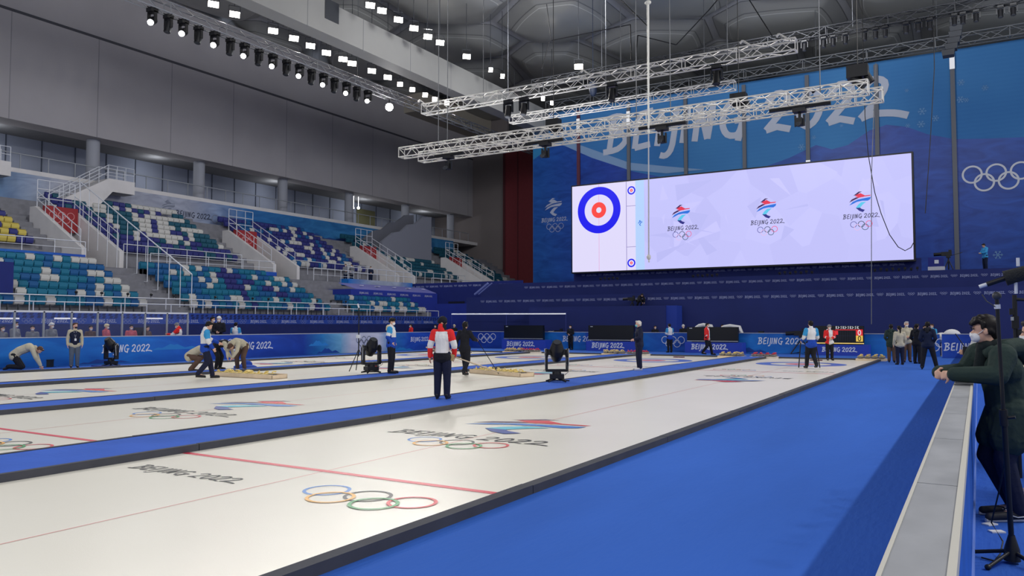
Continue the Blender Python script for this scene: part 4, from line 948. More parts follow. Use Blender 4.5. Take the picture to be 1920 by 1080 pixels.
BASE = dict(pelvis=(0, 0, .95), belly=(0, .01, 1.10), chest=(0, 0, 1.30), neck=(0, .0, 1.47), head=(0, .035, 1.63),
            shL=(-.175, 0, 1.41), shR=(.175, 0, 1.41), elL=(-.235, -.02, 1.13), elR=(.235, -.02, 1.13), wrL=(-.245, .06, .90), wrR=(.245, .06, .90),
            hpL=(-.09, 0, .92), hpR=(.09, 0, .92), knL=(-.10, .02, .50), knR=(.10, .02, .50), anL=(-.105, -.01, .09), anR=(.105, -.01, .09),
            faceL=0.0, faceT=0.0, toeL=(-.02, .19), toeR=(.02, .19))
def V(*a): return Vector(a)
class Fig: pass
def caps(segs, n=10):
    """closed tapered limbs: (a, b, ra, rb)"""
    m = MB()
    for s in segs:
        if s[0] == 'e':
            m.ell(s[1], s[2], nu=14, nv=10, rot=s[3] if len(s) > 3 else None); continue
        a, b, ra, rb = Vector(s[0]), Vector(s[1]), s[2], s[3]
        m.ell(a, (ra,) * 3, nu=n, nv=8); m.ell(b, (rb,) * 3, nu=n, nv=8)
        if (b - a).length > 1e-4: m.tube([a, b], ra, n, r2=rb)
    return m
def skinned(name, segs, vox, mats, parent, fn=None, sm=3, sub=False):
    """one continuous surface over the limbs, materials chosen by fn(position)"""
    o = caps(segs).build('tmp_limb', [], fix=True)
    md = o.modifiers.new('r', 'REMESH'); md.mode = 'VOXEL'; md.voxel_size = vox; md.use_smooth_shade = True
    if sm: s2 = o.modifiers.new('s', 'SMOOTH'); s2.iterations = sm; s2.factor = .5
    dg = bpy.context.evaluated_depsgraph_get(); dg.update()
    me = bpy.data.meshes.new_from_object(o.evaluated_get(dg)); old = o.data; bpy.data.objects.remove(o); bpy.data.meshes.remove(old)
    me.materials.clear()
    for m in mats: me.materials.append(m)
    n = len(me.polygons)
    if fn:
        ce = np.empty(n * 3); me.polygons.foreach_get('center', ce); ce = ce.reshape(-1, 3)
        me.polygons.foreach_set('material_index', [fn(p) for p in ce])
    me.polygons.foreach_set('use_smooth', [True] * n); me.name = name; me.update()
    return link(name, me, parent)
def seg_d(p, a, b):
    a = np.array(a); b = np.array(b); ab = b - a; t = max(0, min(1, np.dot(p - a, ab) / (np.dot(ab, ab) + 1e-9))); return np.linalg.norm(p - a - ab * t), t
def hand_segs(w, d, side, s=1.0, curl=.35, palm_n=None):
    """palm and five separate fingers from the wrist w along d"""
    w = Vector(w); d = Vector(d).normalized()
    x = Vector((side, 0, 0)); n = palm_n or (x - d * x.dot(d)); n = Vector(n).normalized(); b = d.cross(n).normalized()   # n: back of hand, b: across the palm
    pc = w + d * .055 * s; out = [(w, w + d * .03 * s, .026 * s, .030 * s)]
    for k, (off, ln) in enumerate(((-.030, .062), (-.010, .073), (.011, .069), (.030, .052))):
        base = w + d * .085 * s + b * off * s; out.append((w + d * .02 * s + b * off * .6 * s, base, .017 * s, .0125 * s))
        q = (d - n * curl * .8).normalized(); mid = base + q * ln * .5 * s; q2 = (d * (1 - curl) - n * (curl * 1.5)).normalized(); out += [(base, mid, .0105 * s, .0095 * s), (mid, mid + q2 * ln * .5 * s, .0095 * s, .0075 * s)]
    sg = -1; tb = w + d * .03 * s + b * sg * .028 * s; tm = tb + (d * .6 + b * sg * .8 - n * .3).normalized() * .035 * s
    out += [(tb, tm, .0135 * s, .0115 * s), (tm, tm + (d * .9 + b * sg * .3 - n * .5).normalized() * .03 * s, .0115 * s, .009 * s)]
    return out
NP = [0]
def person(label, pos, face, pose=None, h=1.74, top='black', top_fn=None, legs='black', hair=HAIR_B, hat=None, mask=MASK, hood=None, skin=None, hem=.86, vox=.016, coat=0.0,
           ponytail=False, group=None, shoe=SHOE, puff=1.0, upper_only=False, extra=None, vest=None, headset=False, sit=0.0, hands=True, trouser_fn=None, collar=True):
    """a clothed standing figure; face is degrees anticlockwise from looking straight away from the camera"""
    NP[0] += 1
    J = dict(BASE); J.update(pose or {}); skin = skin or SKIN; s = h / 1.76
    t = Vector(pos); P = {k: Vector(v) for k, v in J.items() if isinstance(v, tuple) and len(v) == 3}
    hd = P['head']; up = (P['head'] - P['neck']).normalized(); tl = R_(J['faceL']); tt = R_(J['faceT'])
    rot = Matrix.Rotation(tl, 3, 'Z') @ Matrix.Rotation(tt, 3, 'X')
    def H(x, y, z): return hd + rot @ Vector((x, y, z))
    body = [('e', hd + rot @ Vector((0, -.008, .028)), (.076, .096, .088), rot), ('e', H(0, .018, -.045), (.058, .070, .068), rot), (H(0, .085, -.012), H(0, .098, -.03), .010, .014),
            ('e', H(-.078, .0, -.01), (.012, .022, .032), rot), ('e', H(.078, .0, -.01), (.012, .022, .032), rot), (H(0, -.02, -.06), P['neck'], .056, .060), (H(0, .075, -.068), H(0, .078, -.07), .02, .02),
            (P['neck'], P['chest'], .07, .12), (P['chest'] + V(-.06, 0, 0), P['chest'] + V(.06, 0, 0), .10, .10), (P['chest'], P['belly'], .115, .11), (P['belly'], P['pelvis'], .11, .12)]
    for sd in 'LR':
        sh, el, wr, hp, kn, an = (P[k + sd] for k in ('sh', 'el', 'wr', 'hp', 'kn', 'an')); tx, ty = J['toe' + sd]
        body += [(P['chest'] + V(0, 0, .05), sh, .06, .055), (sh, el, .050, .038), (el, wr, .038, .025)]
        if hands: body += hand_segs(wr, J.get('hd' + sd) or (wr - el), 1 if sd == 'R' else -1, 1.0, J.get('curl', .35), J.get('pn' + sd))
        if not upper_only: body += [(hp, kn, .080, .052), (kn, an, .050, .034), (an, an + V(tx, ty, -.05) * .9, .032, .022)]
    o = skinned('person', body, vox, [skin], None)
    o.location = t; o.rotation_euler = (0, 0, R_(face) + YAW); o.scale = (s, s, s); tag(o, label, 'person', group)
    # trousers and shoes
    if not upper_only:
        tr = [(P['pelvis'], P['pelvis'] + V(0, 0, -.02), .125, .13)]
        for sd in 'LR':
            hp, kn, an = (P[k + sd] for k in ('hp', 'kn', 'an')); tr += [(P['pelvis'], hp, .125, .115), (hp, kn, .115, .088), (kn, an + V(0, 0, .02), .086, .070)]
        skinned('trousers', tr, vox, [C[legs]] if isinstance(legs, str) else [C[q] for q in legs], o, trouser_fn)
        for sd in 'LR':
            an = P['an' + sd]; tx, ty = J['toe' + sd]; d = Vector((tx, ty, 0)); dz = J.get('lift' + sd, 0)
            e = an + d + V(0, 0, -.045 + dz)
            sh_ = skinned('shoe', [(an + V(0, -.03, -.025), e, .044, .034), (an + V(0, -.035, 0), an + V(0, 0, .02), .045, .045)], min(vox, .014), [shoe], o)
            q = MB(); q.tube([an + V(0, -.065, -.07), an + d * .5 + V(0, 0, -.075 + dz * .5), e + d.normalized() * .03 + V(0, 0, -.028)], .018, 6); q.build('sole', SOLE if shoe != SHOE else M_black, sh_)
    # jacket
    pf = 1 + (puff - 1) * .6
    jk = [(P['neck'] + V(0, -.01, -.02), P['chest'], .085, .145 * pf), (P['chest'] + V(-.07, 0, 0), P['chest'] + V(.07, 0, 0), .125 * pf, .125 * pf), (P['chest'], P['belly'], .152 * pf, .150 * pf), (P['belly'], P['pelvis'] + V(0, 0, .0), .150 * pf, .155 * pf), (P['hpL'] + V(.02, 0, -.03), P['hpR'] + V(-.02, 0, -.03), .142 * pf, .142 * pf)]
    if coat:
        for sd in 'LR': jk.append((P['hp' + sd], P['hp' + sd].lerp(P['kn' + sd], coat), .13 * pf, .13 * pf))
        jk.append((P['pelvis'], (P['hpL'].lerp(P['knL'], coat) + P['hpR'].lerp(P['knR'], coat)) / 2, .15, .13))
    if collar: jk.append((P['neck'] + V(0, -.01, .0), P['neck'] + V(0, -.005, .035), .078, .075))
    for sd in 'LR':
        sh, el, wr = (P[k + sd] for k in ('sh', 'el', 'wr'))
        jk += [(P['chest'] + V(0, 0, .06), sh, .09 * puff, .085 * puff), (sh, el, .085 * puff, .068 * puff), (el, el.lerp(wr, .95), .066 * puff, .050 * puff)]
    tops = [top] if isinstance(top, str) else list(top)
    A = {k: np.array(v) for k, v in P.items()}
    def fn(p):
        if not top_fn: return 0
        da = []
        for sd in 'LR':
            d1, t1 = seg_d(p, A['sh' + sd], A['el' + sd]); d2, t2 = seg_d(p, A['el' + sd], A['wr' + sd]); da.append((d1 - .01, 'u' + sd, t1)); da.append((d2 + .01, 'f' + sd, t2))
        dt, tt2 = seg_d(p, A['neck'], A['pelvis']); da.append((dt - .07, 'torso', tt2))
        d, nm, q = min(da); return top_fn(nm, q, p, A)
    skinned('jacket', jk, vox, [C[q] for q in tops], o, fn)
    if vest:
        skinned('vest', [(P['neck'] + V(0, -.01, -.05), P['chest'], .09, .16), (P['chest'] + V(-.08, 0, 0), P['chest'] + V(.08, 0, 0), .14, .14), (P['chest'], P['pelvis'] + V(0, 0, .02), .165, .165)], vox, [C[vest]], o)
    if hood:
        skinned('hood', [(P['neck'] + V(-.07, -.07, .01), P['neck'] + V(.07, -.07, .01), .065, .065), (P['neck'] + V(0, -.10, .0), P['neck'] + V(0, -.12, -.08), .07, .06)], vox, [C[hood]], o)
    # hair, hat, mask, eyes
    if hat is None or ponytail:
        hs = [('e', H(0, -.028, .042), (.088, .100, .088), rot), (H(-.05, .058, .095), H(.05, .058, .095), .030, .030), (H(0, -.07, -.02), H(0, -.06, -.05), .055, .045), (H(-.07, -.03, .0), H(-.065, -.04, -.01), .03, .03), (H(.07, -.03, .0), H(.065, -.04, -.01), .03, .03)]
        if ponytail: hs += [(H(0, -.12, .03), H(0, -.13, -.12), .03, .035), (H(0, -.13, -.12), H(0, -.12, -.25), .035, .018)]
        skinned('hair', hs, min(vox, .014), [hair], o)
    if hat is not None:
        skinned('hat', [('e', H(0, -.012, .055), (.092, .108, .085), rot), (H(-.05, .06, .07), H(.05, .06, .07), .035, .035), (H(-.06, -.05, .02), H(.06, -.05, .02), .05, .05)], min(vox, .014), [hat], o)
    if mask is not None:
        mk = skinned('face_mask', [('e', H(0, .052, -.058), (.056, .046, .048), rot), (H(-.02, .098, -.048), H(.02, .098, -.048), .012, .012), (H(0, .10, -.03), H(0, .085, -.09), .014, .012)], min(vox, .012), [mask], o)
        q = MB(); 
        for sx in (-1, 1): q.tube([H(sx * .05, .06, -.035), H(sx * .078, .01, .012)], .003, 4)
        q.build('ear_loop', mask, mk)
    for sx in (-1, 1): MB().ell(H(sx * .031, .088, .012), (.013, .008, .007), nu=8, nv=6).build('eye', EYE, o)
    if headset:
        q = MB(); q.tube([H(.095 * math.cos(a), -.01, .02 + .11 * math.sin(a)) for a in [math.pi * k / 8 for k in range(9)]], .012, 6); q.ell(H(.09, 0, .0), (.02, .035, .04)).ell(H(-.09, 0, 0), (.02, .035, .04)); q.build('headset', M_grey, o)
    o['_j'] = 0; del o['_j']
    return o, P, s
def at(px, py): p = atZ(px, py, 0.0); return (p.x, p.y, 0.0)
def W(o, P, s, key, off=(0, 0, 0)):
    """joint of a figure in the place"""
    r = o.rotation_euler.z; v = (P[key] + Vector(off)) * s; return Vector(o.location) + Vector((v.x * math.cos(r) - v.y * math.sin(r), v.x * math.sin(r) + v.y * math.cos(r), v.z))
# poses
def mir(p): return p
WALK = dict(knL=(-.09, .16, .52), anL=(-.09, .24, .11), knR=(.09, .04, .50), anR=(.09, -.22, .16), liftR=-.02, elL=(-.24, -.10, 1.14), wrL=(-.25, -.10, .90), elR=(.24, .02, 1.13), wrR=(.24, .16, .93))
BEND = dict(pelvis=(0, -.18, .90), belly=(0, -.04, .98), chest=(0, .22, 1.02), neck=(0, .40, .98), head=(0, .50, .86), faceT=-75, shL=(-.17, .32, .98), shR=(.17, .32, .98), elL=(-.2, .42, .72), elR=(.2, .42, .72), wrL=(-.10, .52, .50), wrR=(.10, .52, .50),
            hpL=(-.09, -.18, .88), hpR=(.09, -.18, .88), knL=(-.14, .02, .50), knR=(.14, .02, .50), anL=(-.15, -.05, .09), anR=(.15, -.05, .09))
CROUCH = dict(pelvis=(0, -.22, .55), belly=(0, -.08, .66), chest=(0, .14, .78), neck=(0, .26, .86), head=(0, .36, .90), faceT=-50, shL=(-.17, .2, .80), shR=(.17, .2, .80), elL=(-.2, .38, .56), elR=(.2, .38, .56), wrL=(-.1, .52, .34), wrR=(.1, .52, .34),
              hpL=(-.1, -.2, .53), hpR=(.1, -.2, .53), knL=(-.18, .18, .50), knR=(.18, .16, .46), anL=(-.16, -.12, .09), anR=(.16, -.14, .09))
KNEEL = dict(pelvis=(0, -.26, .50), belly=(0, -.10, .64), chest=(0, .18, .76), neck=(0, .36, .72), head=(0, .49, .66), faceT=-60, shL=(-.17, .30, .70), shR=(.17, .30, .70), elL=(-.2, .40, .40), elR=(.2, .42, .40), wrL=(-.12, .52, .12), wrR=(.14, .56, .12),
             hpL=(-.09, -.25, .47), hpR=(.09, -.25, .47), knL=(-.12, -.02, .10), knR=(.12, -.02, .10), anL=(-.12, -.40, .10), anR=(.12, -.40, .10), toeL=(0, -.12), toeR=(0, -.12))
ARMS_FRONT = dict(elL=(-.23, .04, 1.15), elR=(.23, .04, 1.15), wrL=(-.06, .22, 1.08), wrR=(.06, .24, 1.10))
LEAN = dict(elL=(-.24, .10, 1.16), elR=(.24, .10, 1.16), wrL=(-.10, .30, 1.12), wrR=(.10, .30, 1.12), head=(0, .08, 1.60), faceT=-25)
POCKET = dict(elL=(-.25, -.04, 1.14), elR=(.25, -.04, 1.14), wrL=(-.17, .06, .98), wrR=(.17, .06, .98))

# colour layouts of the team jackets
def jk_team_red(nm, q, p, A):      # 0 white, 1 red, 2 black
    if nm[0] == 'u': return 1 if q < .62 else 0
    if nm[0] == 'f': return 1
    if abs(p[0]) > .155 and q > .25: return 2
    return 1 if q < .06 else (2 if q > .93 else 0)
def jk_team_red2(nm, q, p, A):
    if nm[0] == 'u': return 1
    if nm[0] == 'f': return 0 if q < .4 else 1
    return 1 if p[0] > .05 else 0
def jk_blue(nm, q, p, A):          # 0 white, 1 blue, 2 sky
    if nm[0] == 'u': return 2 if q < .75 else 0
    if nm[0] == 'f': return 0 if q < .35 else 1
    return 1 if (q > .78 or abs(p[0]) > .17) else 0
def jk_blue2(nm, q, p, A):
    if nm[0] == 'u': return 2 if q < .5 else (0 if q < .85 else 1)
    if nm[0] == 'f': return 1
    return 1 if q > .62 else (0 if q < .5 or p[1] > .05 else 1)

# --- hero at the barrier
HERO = dict(pelvis=(0, -.03, .95), belly=(0, -.01, 1.10), chest=(0, .03, 1.28), neck=(0, .09, 1.46), head=(0, .16, 1.625), faceT=2, faceL=-12, shL=(-.19, .10, 1.41), shR=(.19, .12, 1.41),
            elL=(-.26, .18, 1.25), elR=(.27, .20, 1.25), wrL=(-.12, .48, 1.25), wrR=(.12, .50, 1.25), curl=.9, hdL=(.7, .5, -.12), hdR=(-.75, .42, -.12), pnL=(-.3, .9, .3), pnR=(.3, .9, .3),
            hpL=(-.09, -.03, .92), hpR=(.09, -.03, .92), knL=(-.10, .07, .52), knR=(.10, .11, .53), anL=(-.10, -.03, .09), anR=(.10, -.10, .09), toeL=(-.03, .25), toeR=(.03, .25))
sneaker = mat('sneaker_black', rgb(34, 34, 40), .6)
o, P, s = person('person in dark green parka and white mask leaning arms on the grey barrier', (.19, 8.25, 0), 84, HERO, 1.80, 'green', legs='navy', vox=.0085, coat=.56, hood=None, shoe=sneaker, mask=MASK, puff=1.28)
hero = o
skinned('parka_hood', [(P['neck'] + V(-.13, -.05, .0), P['neck'] + V(.13, -.05, .0), .07, .07), (P['neck'] + V(-.12, -.05, .01), P['neck'] + V(0, -.21, .02), .07, .085), (P['neck'] + V(.12, -.05, .01), P['neck'] + V(0, -.21, .02), .07, .085),
        (P['neck'] + V(0, -.21, .02), P['neck'] + V(0, -.30, -.08), .085, .075), (P['neck'] + V(-.08, .05, -.02), P['neck'] + V(.08, .05, -.02), .062, .062)], .010, [C['green']], o)
skinned('collar', [(P['neck'] + V(-.05, .07, .03), P['neck'] + V(.05, .07, .03), .05, .05), (P['neck'] + V(-.05, .0, .03), P['neck'] + V(.05, .0, .03), .062, .062), (P['neck'] + V(0, .08, .03), P['neck'] + V(0, .11, -.16), .05, .055)], .009, [cloth('collar_dark', rgb(26, 34, 36))], o)
rot = Matrix.Rotation(R_(-12), 3, 'Z'); hd = P['head']
HH = lambda x, y, z: hd + rot @ Vector((x, y, z))
skinned('fringe', [(HH(-.06, .06, .085), HH(-.02, .092, .055), .028, .018), (HH(-.02, .07, .09), HH(.02, .1, .06), .03, .016), (HH(.04, .06, .09), HH(.06, .08, .05), .028, .016), (HH(-.075, .02, .06), HH(-.085, .03, .02), .024, .014), (HH(.0, -.02, .10), HH(.03, -.06, .09), .05, .05),
                      (HH(-.03, .03, .112), HH(.03, .02, .115), .032, .032)], .008, [HAIR_B], o, None, 10)
for sx in (-1, 1):
    tag(MB().tube([HH(sx * .016, .098, .030), HH(sx * .032, .096, .034), HH(sx * .048, .084, .029)], .0035, 5).build('eyebrow', HAIR_B, o), 'black eyebrow')
    MB().tube([HH(sx * .018, .094, .014), HH(sx * .031, .094, .018), HH(sx * .044, .084, .013)], .002, 4).build('eyelid', EYE, o)
for sd in 'LR':   # laces of the sneakers
    an = P['an' + sd]; m = MB()
    for k in range(5): y = .02 + k * .022; m.tube([an + V(-.03, y, .028 - k * .012), an + V(.03, y + .012, .026 - k * .012)], .004, 4)
    m.build('laces', LACE, o); m = MB(); m.tube([an + V(-.05, -.05, -.03), an + V(-.052, .03, -.04), an + V(-.046, .1, -.02)], .005, 4).tube([an + V(.05, -.05, -.03), an + V(.052, .03, -.04), an + V(.046, .1, -.02)], .005, 4); m.build('side_stripe', LACE, o)

RIGHT_P = dict(elL=(-.24, .16, 1.18), wrL=(-.16, .38, 1.22), hdL=(0, .8, .3), curl=.3)
o, P, s = person('person in dark green holding a radio over the barrier, behind the leaning one', (.27, 11.3, 0), 92, dict(RIGHT_P, elR=(.22, .20, 1.36), wrR=(.12, .42, 1.50), hdR=(0, .9, .1), chest=(0, .02, 1.24), neck=(0, .06, 1.38), head=(0, .12, 1.50)), 1.60, 'green', legs='black', vox=.013, coat=.5)
p = W(o, P, s, 'wrR', (-.02, .06, .02)); t = thing('handheld_radio', 'slim black radio with aerial in a hand above the barrier', 'radio', p)
MB().cbox((0, 0, 0), (.05, .03, .12)).build('body', M_black, t); MB().tube([(0, 0, .05), (-.10, 0, .22)], .006, 6).build('aerial', M_black, t)
o, P, s = person('person in a cream padded jacket cut by the right edge of the photo', (.49, 9.3, 0), 70, None, 1.76, 'cream', legs='navy', vox=.014, mask=MASK, shoe=mat('shoe_pink_white', rgb(226, 200, 200), .6))
MB().tube([P['shL'] + V(0, .05, .05), P['hpR'] + V(.1, .16, .0)], .018, 6).build('bag_strap', mat('strap_grey', rgb(170, 172, 176), .7), o)

# --- on the ice, right to left
o, P, s = person('person in white and blue jacket walking away with two poles, nearest sheet', (*at(1522, 692)[:2], 0), 0, dict(WALK, elR=(.25, .04, 1.14), wrR=(.27, .22, 1.02), elL=(-.25, .04, 1.14), wrL=(-.27, .22, 1.02)), 1.86, ('white', 'blue', 'sky'), jk_blue, 'black', mask=None, group=None)
m = MB()
for k in ('wrL', 'wrR'):
    a = W(o, P, s, k, (0, .08, -.03)); sg = -1 if k == 'wrL' else 1; b = a + Vector((sg * .12, .15, 0)); b.z = .03; m.tube([a, b], .022, 6)
tag(m.build('pole', M_black), 'two thin black poles held by the person in white and blue on the nearest sheet', 'pole')
o, P, s = person('person in grey beanie and red-white jacket facing the camera by the lit scoreboard', (*at(1556, 676)[:2], 0), 172, ARMS_FRONT, 1.70, ('white', 'red', 'black'), jk_team_red2, 'black', hat=C['grey'])
o, P, s = person('person with white hair, turquoise mask and white shoes on the nearest divider', (*at(1199, 699)[:2], .088), 95, dict(elR=(.25, -.05, 1.14), wrR=(.20, -.02, .92), elL=(-.26, .05, 1.16), wrL=(-.22, .22, 1.10)), 1.76, 'navy', legs='navy', hair=HAIR_W, mask=MASK_T, shoe=mat('shoe_white', rgb(226, 224, 220), .6), skin=SKIN2, vox=.013)
o, P, s = person('person in a pale blue and white jacket behind the far end of the sheets', (*at(1256, 661)[:2], 0), 20, ARMS_FRONT, 1.75, ('white', 'blue', 'sky'), jk_blue, 'black', mask=None)
o, P, s = person('person in a red and white jacket striding past a dark scoreboard', (*at(1326, 666)[:2], 0), 235, WALK, 1.78, ('white', 'red', 'black'), jk_team_red2, 'black')
o, P, s = person('person in dark clothes standing behind the broadcast camera at the far boards', (*at(1070, 656)[:2], 0), 150, ARMS_FRONT, 1.66, 'black', legs='black')
o, P, s = person('person in red, white and black jacket holding a wooden broom, back turned', (*at(829, 756)[:2], .088), -8, dict(elR=(.26, .0, 1.14), wrR=(.24, .10, .92), elL=(-.26, -.02, 1.14), wrL=(-.27, .0, .90)), 1.80, ('white', 'red', 'black'), jk_team_red, 'navy', hat=C['black'], mask=None, vox=.011)
skinned('red_collar', [(P['neck'] + V(-.035, -.02, -.02), P['neck'] + V(-.03, -.02, .085), .066, .06), (P['neck'] + V(.03, -.01, -.01), P['neck'] + V(.03, -.01, .08), .062, .058)], .011, [C['red'], C['black']], o, lambda p: 1 if p[0] > .02 else 0)
wh = W(o, P, s, 'wrR', (0, .03, -.07))
t = thing('wooden_broom', 'long pale wooden broom held low behind the person in red and white', 'broom', wh); rr_ = Vector((_R[0], _R[1], 0)); ff = Vector((_F[0], _F[1], 0)).normalized()
MB().tube([rr_ * -.62 + Z1 * .26 - ff * .1, rr_ * 1.12 + Z1 * -.35 + ff * .1], .014, 6).build('handle', mat('pale_wood', rgb(206, 184, 150), .6, var=.1, vscale=9), t)
m = MB(); d = (rr_ * 1.74 + Z1 * -.61).normalized(); n = Vector((-d.z * rr_.x, -d.z * rr_.y, d.x / rr_.x)) ; n = (Z1 - d * d.z).normalized()
c0 = rr_ * -.32 + Z1 * .15 - ff * .12; m.prism([c0 - n * .06, c0 + d * .34 - n * .09, c0 + d * .34 + n * .05, c0 + n * .05], -ff * .04); m.build('head', mat('felt_olive', rgb(170, 148, 104), .9), t)
o, P, s = person('person all in black with a headset, holding a thin pole over the wooden trough', (*at(871, 706)[:2], 0), -25, dict(WALK, elR=(.26, .12, 1.2), wrR=(.26, .34, 1.16)), 1.80, 'black', legs='black', mask=None, headset=True, vox=.013)
a = W(o, P, s, 'wrR', (0, .05, 0)); b = atZ(935, 701, .12)
tag(MB().tube([a + (a - b) * .12, b], .012, 6).build('thin_pole', M_black), 'thin black pole reaching down to the right-hand wooden trough', 'pole')
o, P, s = person('person in white and blue hooded jacket and black cap on the middle divider', (*at(733, 705)[:2], .088), 262, dict(POCKET, faceL=-20), 1.84, ('white', 'blue', 'sky'), jk_blue2, 'black', hat=HAIR_B, hood='cream', vox=.012)
o, P, s = person('person in a white and blue team jacket walking right beside the crouching workers', (*at(384, 711)[:2], 0), 305, dict(WALK, elL=(-.24, .16, 1.2), wrL=(-.2, .42, 1.08), head=(0, .10, 1.6), faceT=-30), 1.84, ('white', 'blue', 'sky'), jk_blue, 'navy', mask=None, vox=.012)
o, P, s = person('person in a beige jacket crouching behind the walker in white', (*at(366, 697)[:2], 0), 285, CROUCH, 1.80, 'beige', legs='brown', mask=None, hair=HAIR_BR)
o, P, s = person('person in dark clothes bent double over the left wooden trough', (*at(411, 693)[:2], .0), 262, BEND, 1.72, ('black', 'beige'), lambda n, q, p, A: 1 if n[0] in 'uf' else 0, 'black', mask=None, hair=HAIR_BR)
o, P, s = person('person in a beige jacket bending forward with head down over the left trough', (*at(450, 696)[:2], .0), 160, BEND, 1.84, 'beige', legs='brown', mask=None, hair=HAIR_BR)
o, P, s = person('person in grey beanie and red-white jacket resting hands on the left boards', (*at(334, 676)[:2], 0), 95, dict(LEAN, elL=(-.2, .22, 1.18), wrL=(-.1, .46, 1.2), elR=(.2, .22, 1.16), wrR=(.12, .48, 1.2)), 1.82, ('white', 'red', 'black'), jk_team_red, 'black', hat=C['grey'], vox=.013)
o, P, s = person('person in a navy vest, pale sleeves and grey jeans standing by the left boards', (*at(139, 690)[:2], 0), 215, dict(elL=(-.24, -.03, 1.12), elR=(.24, -.03, 1.12), faceL=25), 1.78, 'beige', legs='jean', mask=MASK_K, hair=HAIR_BR, vest='navy', vox=.012, skin=SKIN2)
MB().tube([P['neck'] + V(-.03, .12, -.06), P['belly'] + V(0, .19, .05), P['neck'] + V(.05, .12, -.06)], .008, 4).cbox(P['belly'] + V(0, .19, .0), (.07, .01, .09)).build('lanyard', M_white, o)
o, P, s = person('person in a beige shirt kneeling on the blue carpet at the far left', (-31.0, 15.95, 0), 292, KNEEL, 1.95, 'beige', legs='black', mask=None, hair=HAIR_BR, vox=.012)
t = thing('tool_case', 'dark case on the carpet in front of the kneeling worker', 'case', (*at(83, 688)[:2], 0), YAW); MB().box(-.35, .35, -.2, .2, 0, .26).build('case', mat('case_black', rgb(30, 36, 38), .6), t); MB().box(-.36, .36, -.21, .21, .26, .30).build('lid', M_black, t); MB().tube([(-.1, -.2, .2), (-.1, -.25, .22), (.1, -.25, .22), (.1, -.2, .2)], .012, 5).build('handle', M_grey, t)

# --- the huddle at the far right
o, P, s = person('person in a long dark green coat, leftmost of the huddle near the far right', (*at(1672, 680)[:2], 0), -30, POCKET, 1.72, 'green', legs='brown', coat=.3, mask=None, hood='green')
o, P, s = person('person with a black ponytail and beige jacket, back to the camera, in the huddle', (*at(1688, 684)[:2], 0), -5, None, 1.66, 'beige', legs='navy', mask=None, ponytail=True)
o, P, s = person('person in a beige jacket and white mask facing the camera in the huddle', (*at(1701, 679)[:2], 0), 165, ARMS_FRONT, 1.84, 'beige', legs='brown', hair=HAIR_W)
o, P, s = person('person in dark hooded coat in the huddle, right of the beige ones', (*at(1720, 682)[:2], 0), -60, POCKET, 1.74, 'black', legs='black', coat=.15, mask=None, hood='black')
o, P, s = person('person in a big black jacket with legs apart, nearest of the huddle', (*at(1741, 693)[:2], 0), -35, dict(POCKET, anL=(-.20, -.05, .09), anR=(.26, .05, .09), knR=(.18, .02, .5), knL=(-.15, .0, .5)), 1.82, 'darkblue', legs='black', coat=.12, mask=None, hood='black', vox=.013)

# --- people behind the boards (visible from the chest up)
def seated(label, px, py, X=None, Y=None, top='grey', **k):
    p = atX(px, py, X) if X is not None else atY(px, py, Y); h = p.z / 1.735 * 1.76; k.pop('h', 0)
    face = k.pop('face', 285)
    return person(label, (p.x, p.y, 0.0), face, k.pop('pose', ARMS_FRONT), h, top, upper_only=False, **k)
for lab, px, py, top, kw in [
    ('person in grey and white mask at the left edge behind the boards', 4, 612, 'grey', dict(face=250)),
    ('person with black hair and light grey jacket behind the boards, second from left', 28, 604, 'grey', dict(face=270)),
    ('person in grey hoodie behind the boards above the kneeling worker', 61, 611, 'grey', dict(face=215)),
    ('person in a white cap and grey top behind the left boards', 96, 606, 'grey', dict(face=250, hat=C['white'])),
    ('person behind the boards, first face right of the vest wearer', 170, 611, 'brown', dict(face=230)),
    ('person with a pale cap and red jacket at the desk behind the left boards', 199, 608, 'pink', dict(face=270, hat=C['cream'])),
    ('person with dark hair and red sleeves behind the word on the left board', 246, 610, 'pink', dict(face=220)),
    ('person bent low beside a black monitor at the press desk', 276, 612, 'brown', dict(face=250, mask=None)),
    ('person in grey standing behind the boards left of the white beanie', 398, 595, 'grey', dict(face=255)),
    ('person in a white beanie and black jacket behind the left boards', 411, 594, 'black', dict(face=190, hat=C['white'])),
    ('person in a white and blue jacket sitting low behind the left boards', 442, 605, ('white', 'blue', 'sky'), dict(face=0, top_fn=jk_blue, mask=None)),
    ('person in a red jacket seen behind the boards near the left corner', 771, 608, 'red', dict(face=120)),
    ('person with dark hair behind the boards, left of the red collar', 817, 609, 'black', dict(face=140))]:
    seated(lab, px, py, X=-34.6 if px == 398 else -33.5, top=top, vox=.02, **kw)
seated('person with a pale cap behind the left corner boards, between the two men', 852, 609, Y=48.2, top='black', face=160, hat=C['cream'], vox=.02)
for lab, px, py, top, kw in [('person in black behind the far boards, right of the elderly man', 1228, 611, 'black', dict(face=190)), ('person with a pale green cap behind the far boards', 1281, 609, 'black', dict(face=180, hat=C['white'])),
    ('person with a white headband behind the middle scoreboard', 1354, 609, 'white', dict(face=180)), ('person in white and blue bending at the far desk, right of the huddle', 1716, 611, ('white', 'blue', 'sky'), dict(face=200, top_fn=jk_blue)),
    ('person in a white mask at the far desk, behind the nearest dark coat', 1733, 611, 'white', dict(face=170)), ('person with brown hair and a pale blue jacket at the far desk', 1748, 608, 'sky', dict(face=120, hair=HAIR_BR))]:
    seated(lab, px, py, Y={1716: 48.9, 1733: 49.2, 1748: 48.5, 1354: 48.6}.get(px, 48.4), top=top, vox=.02, **kw)
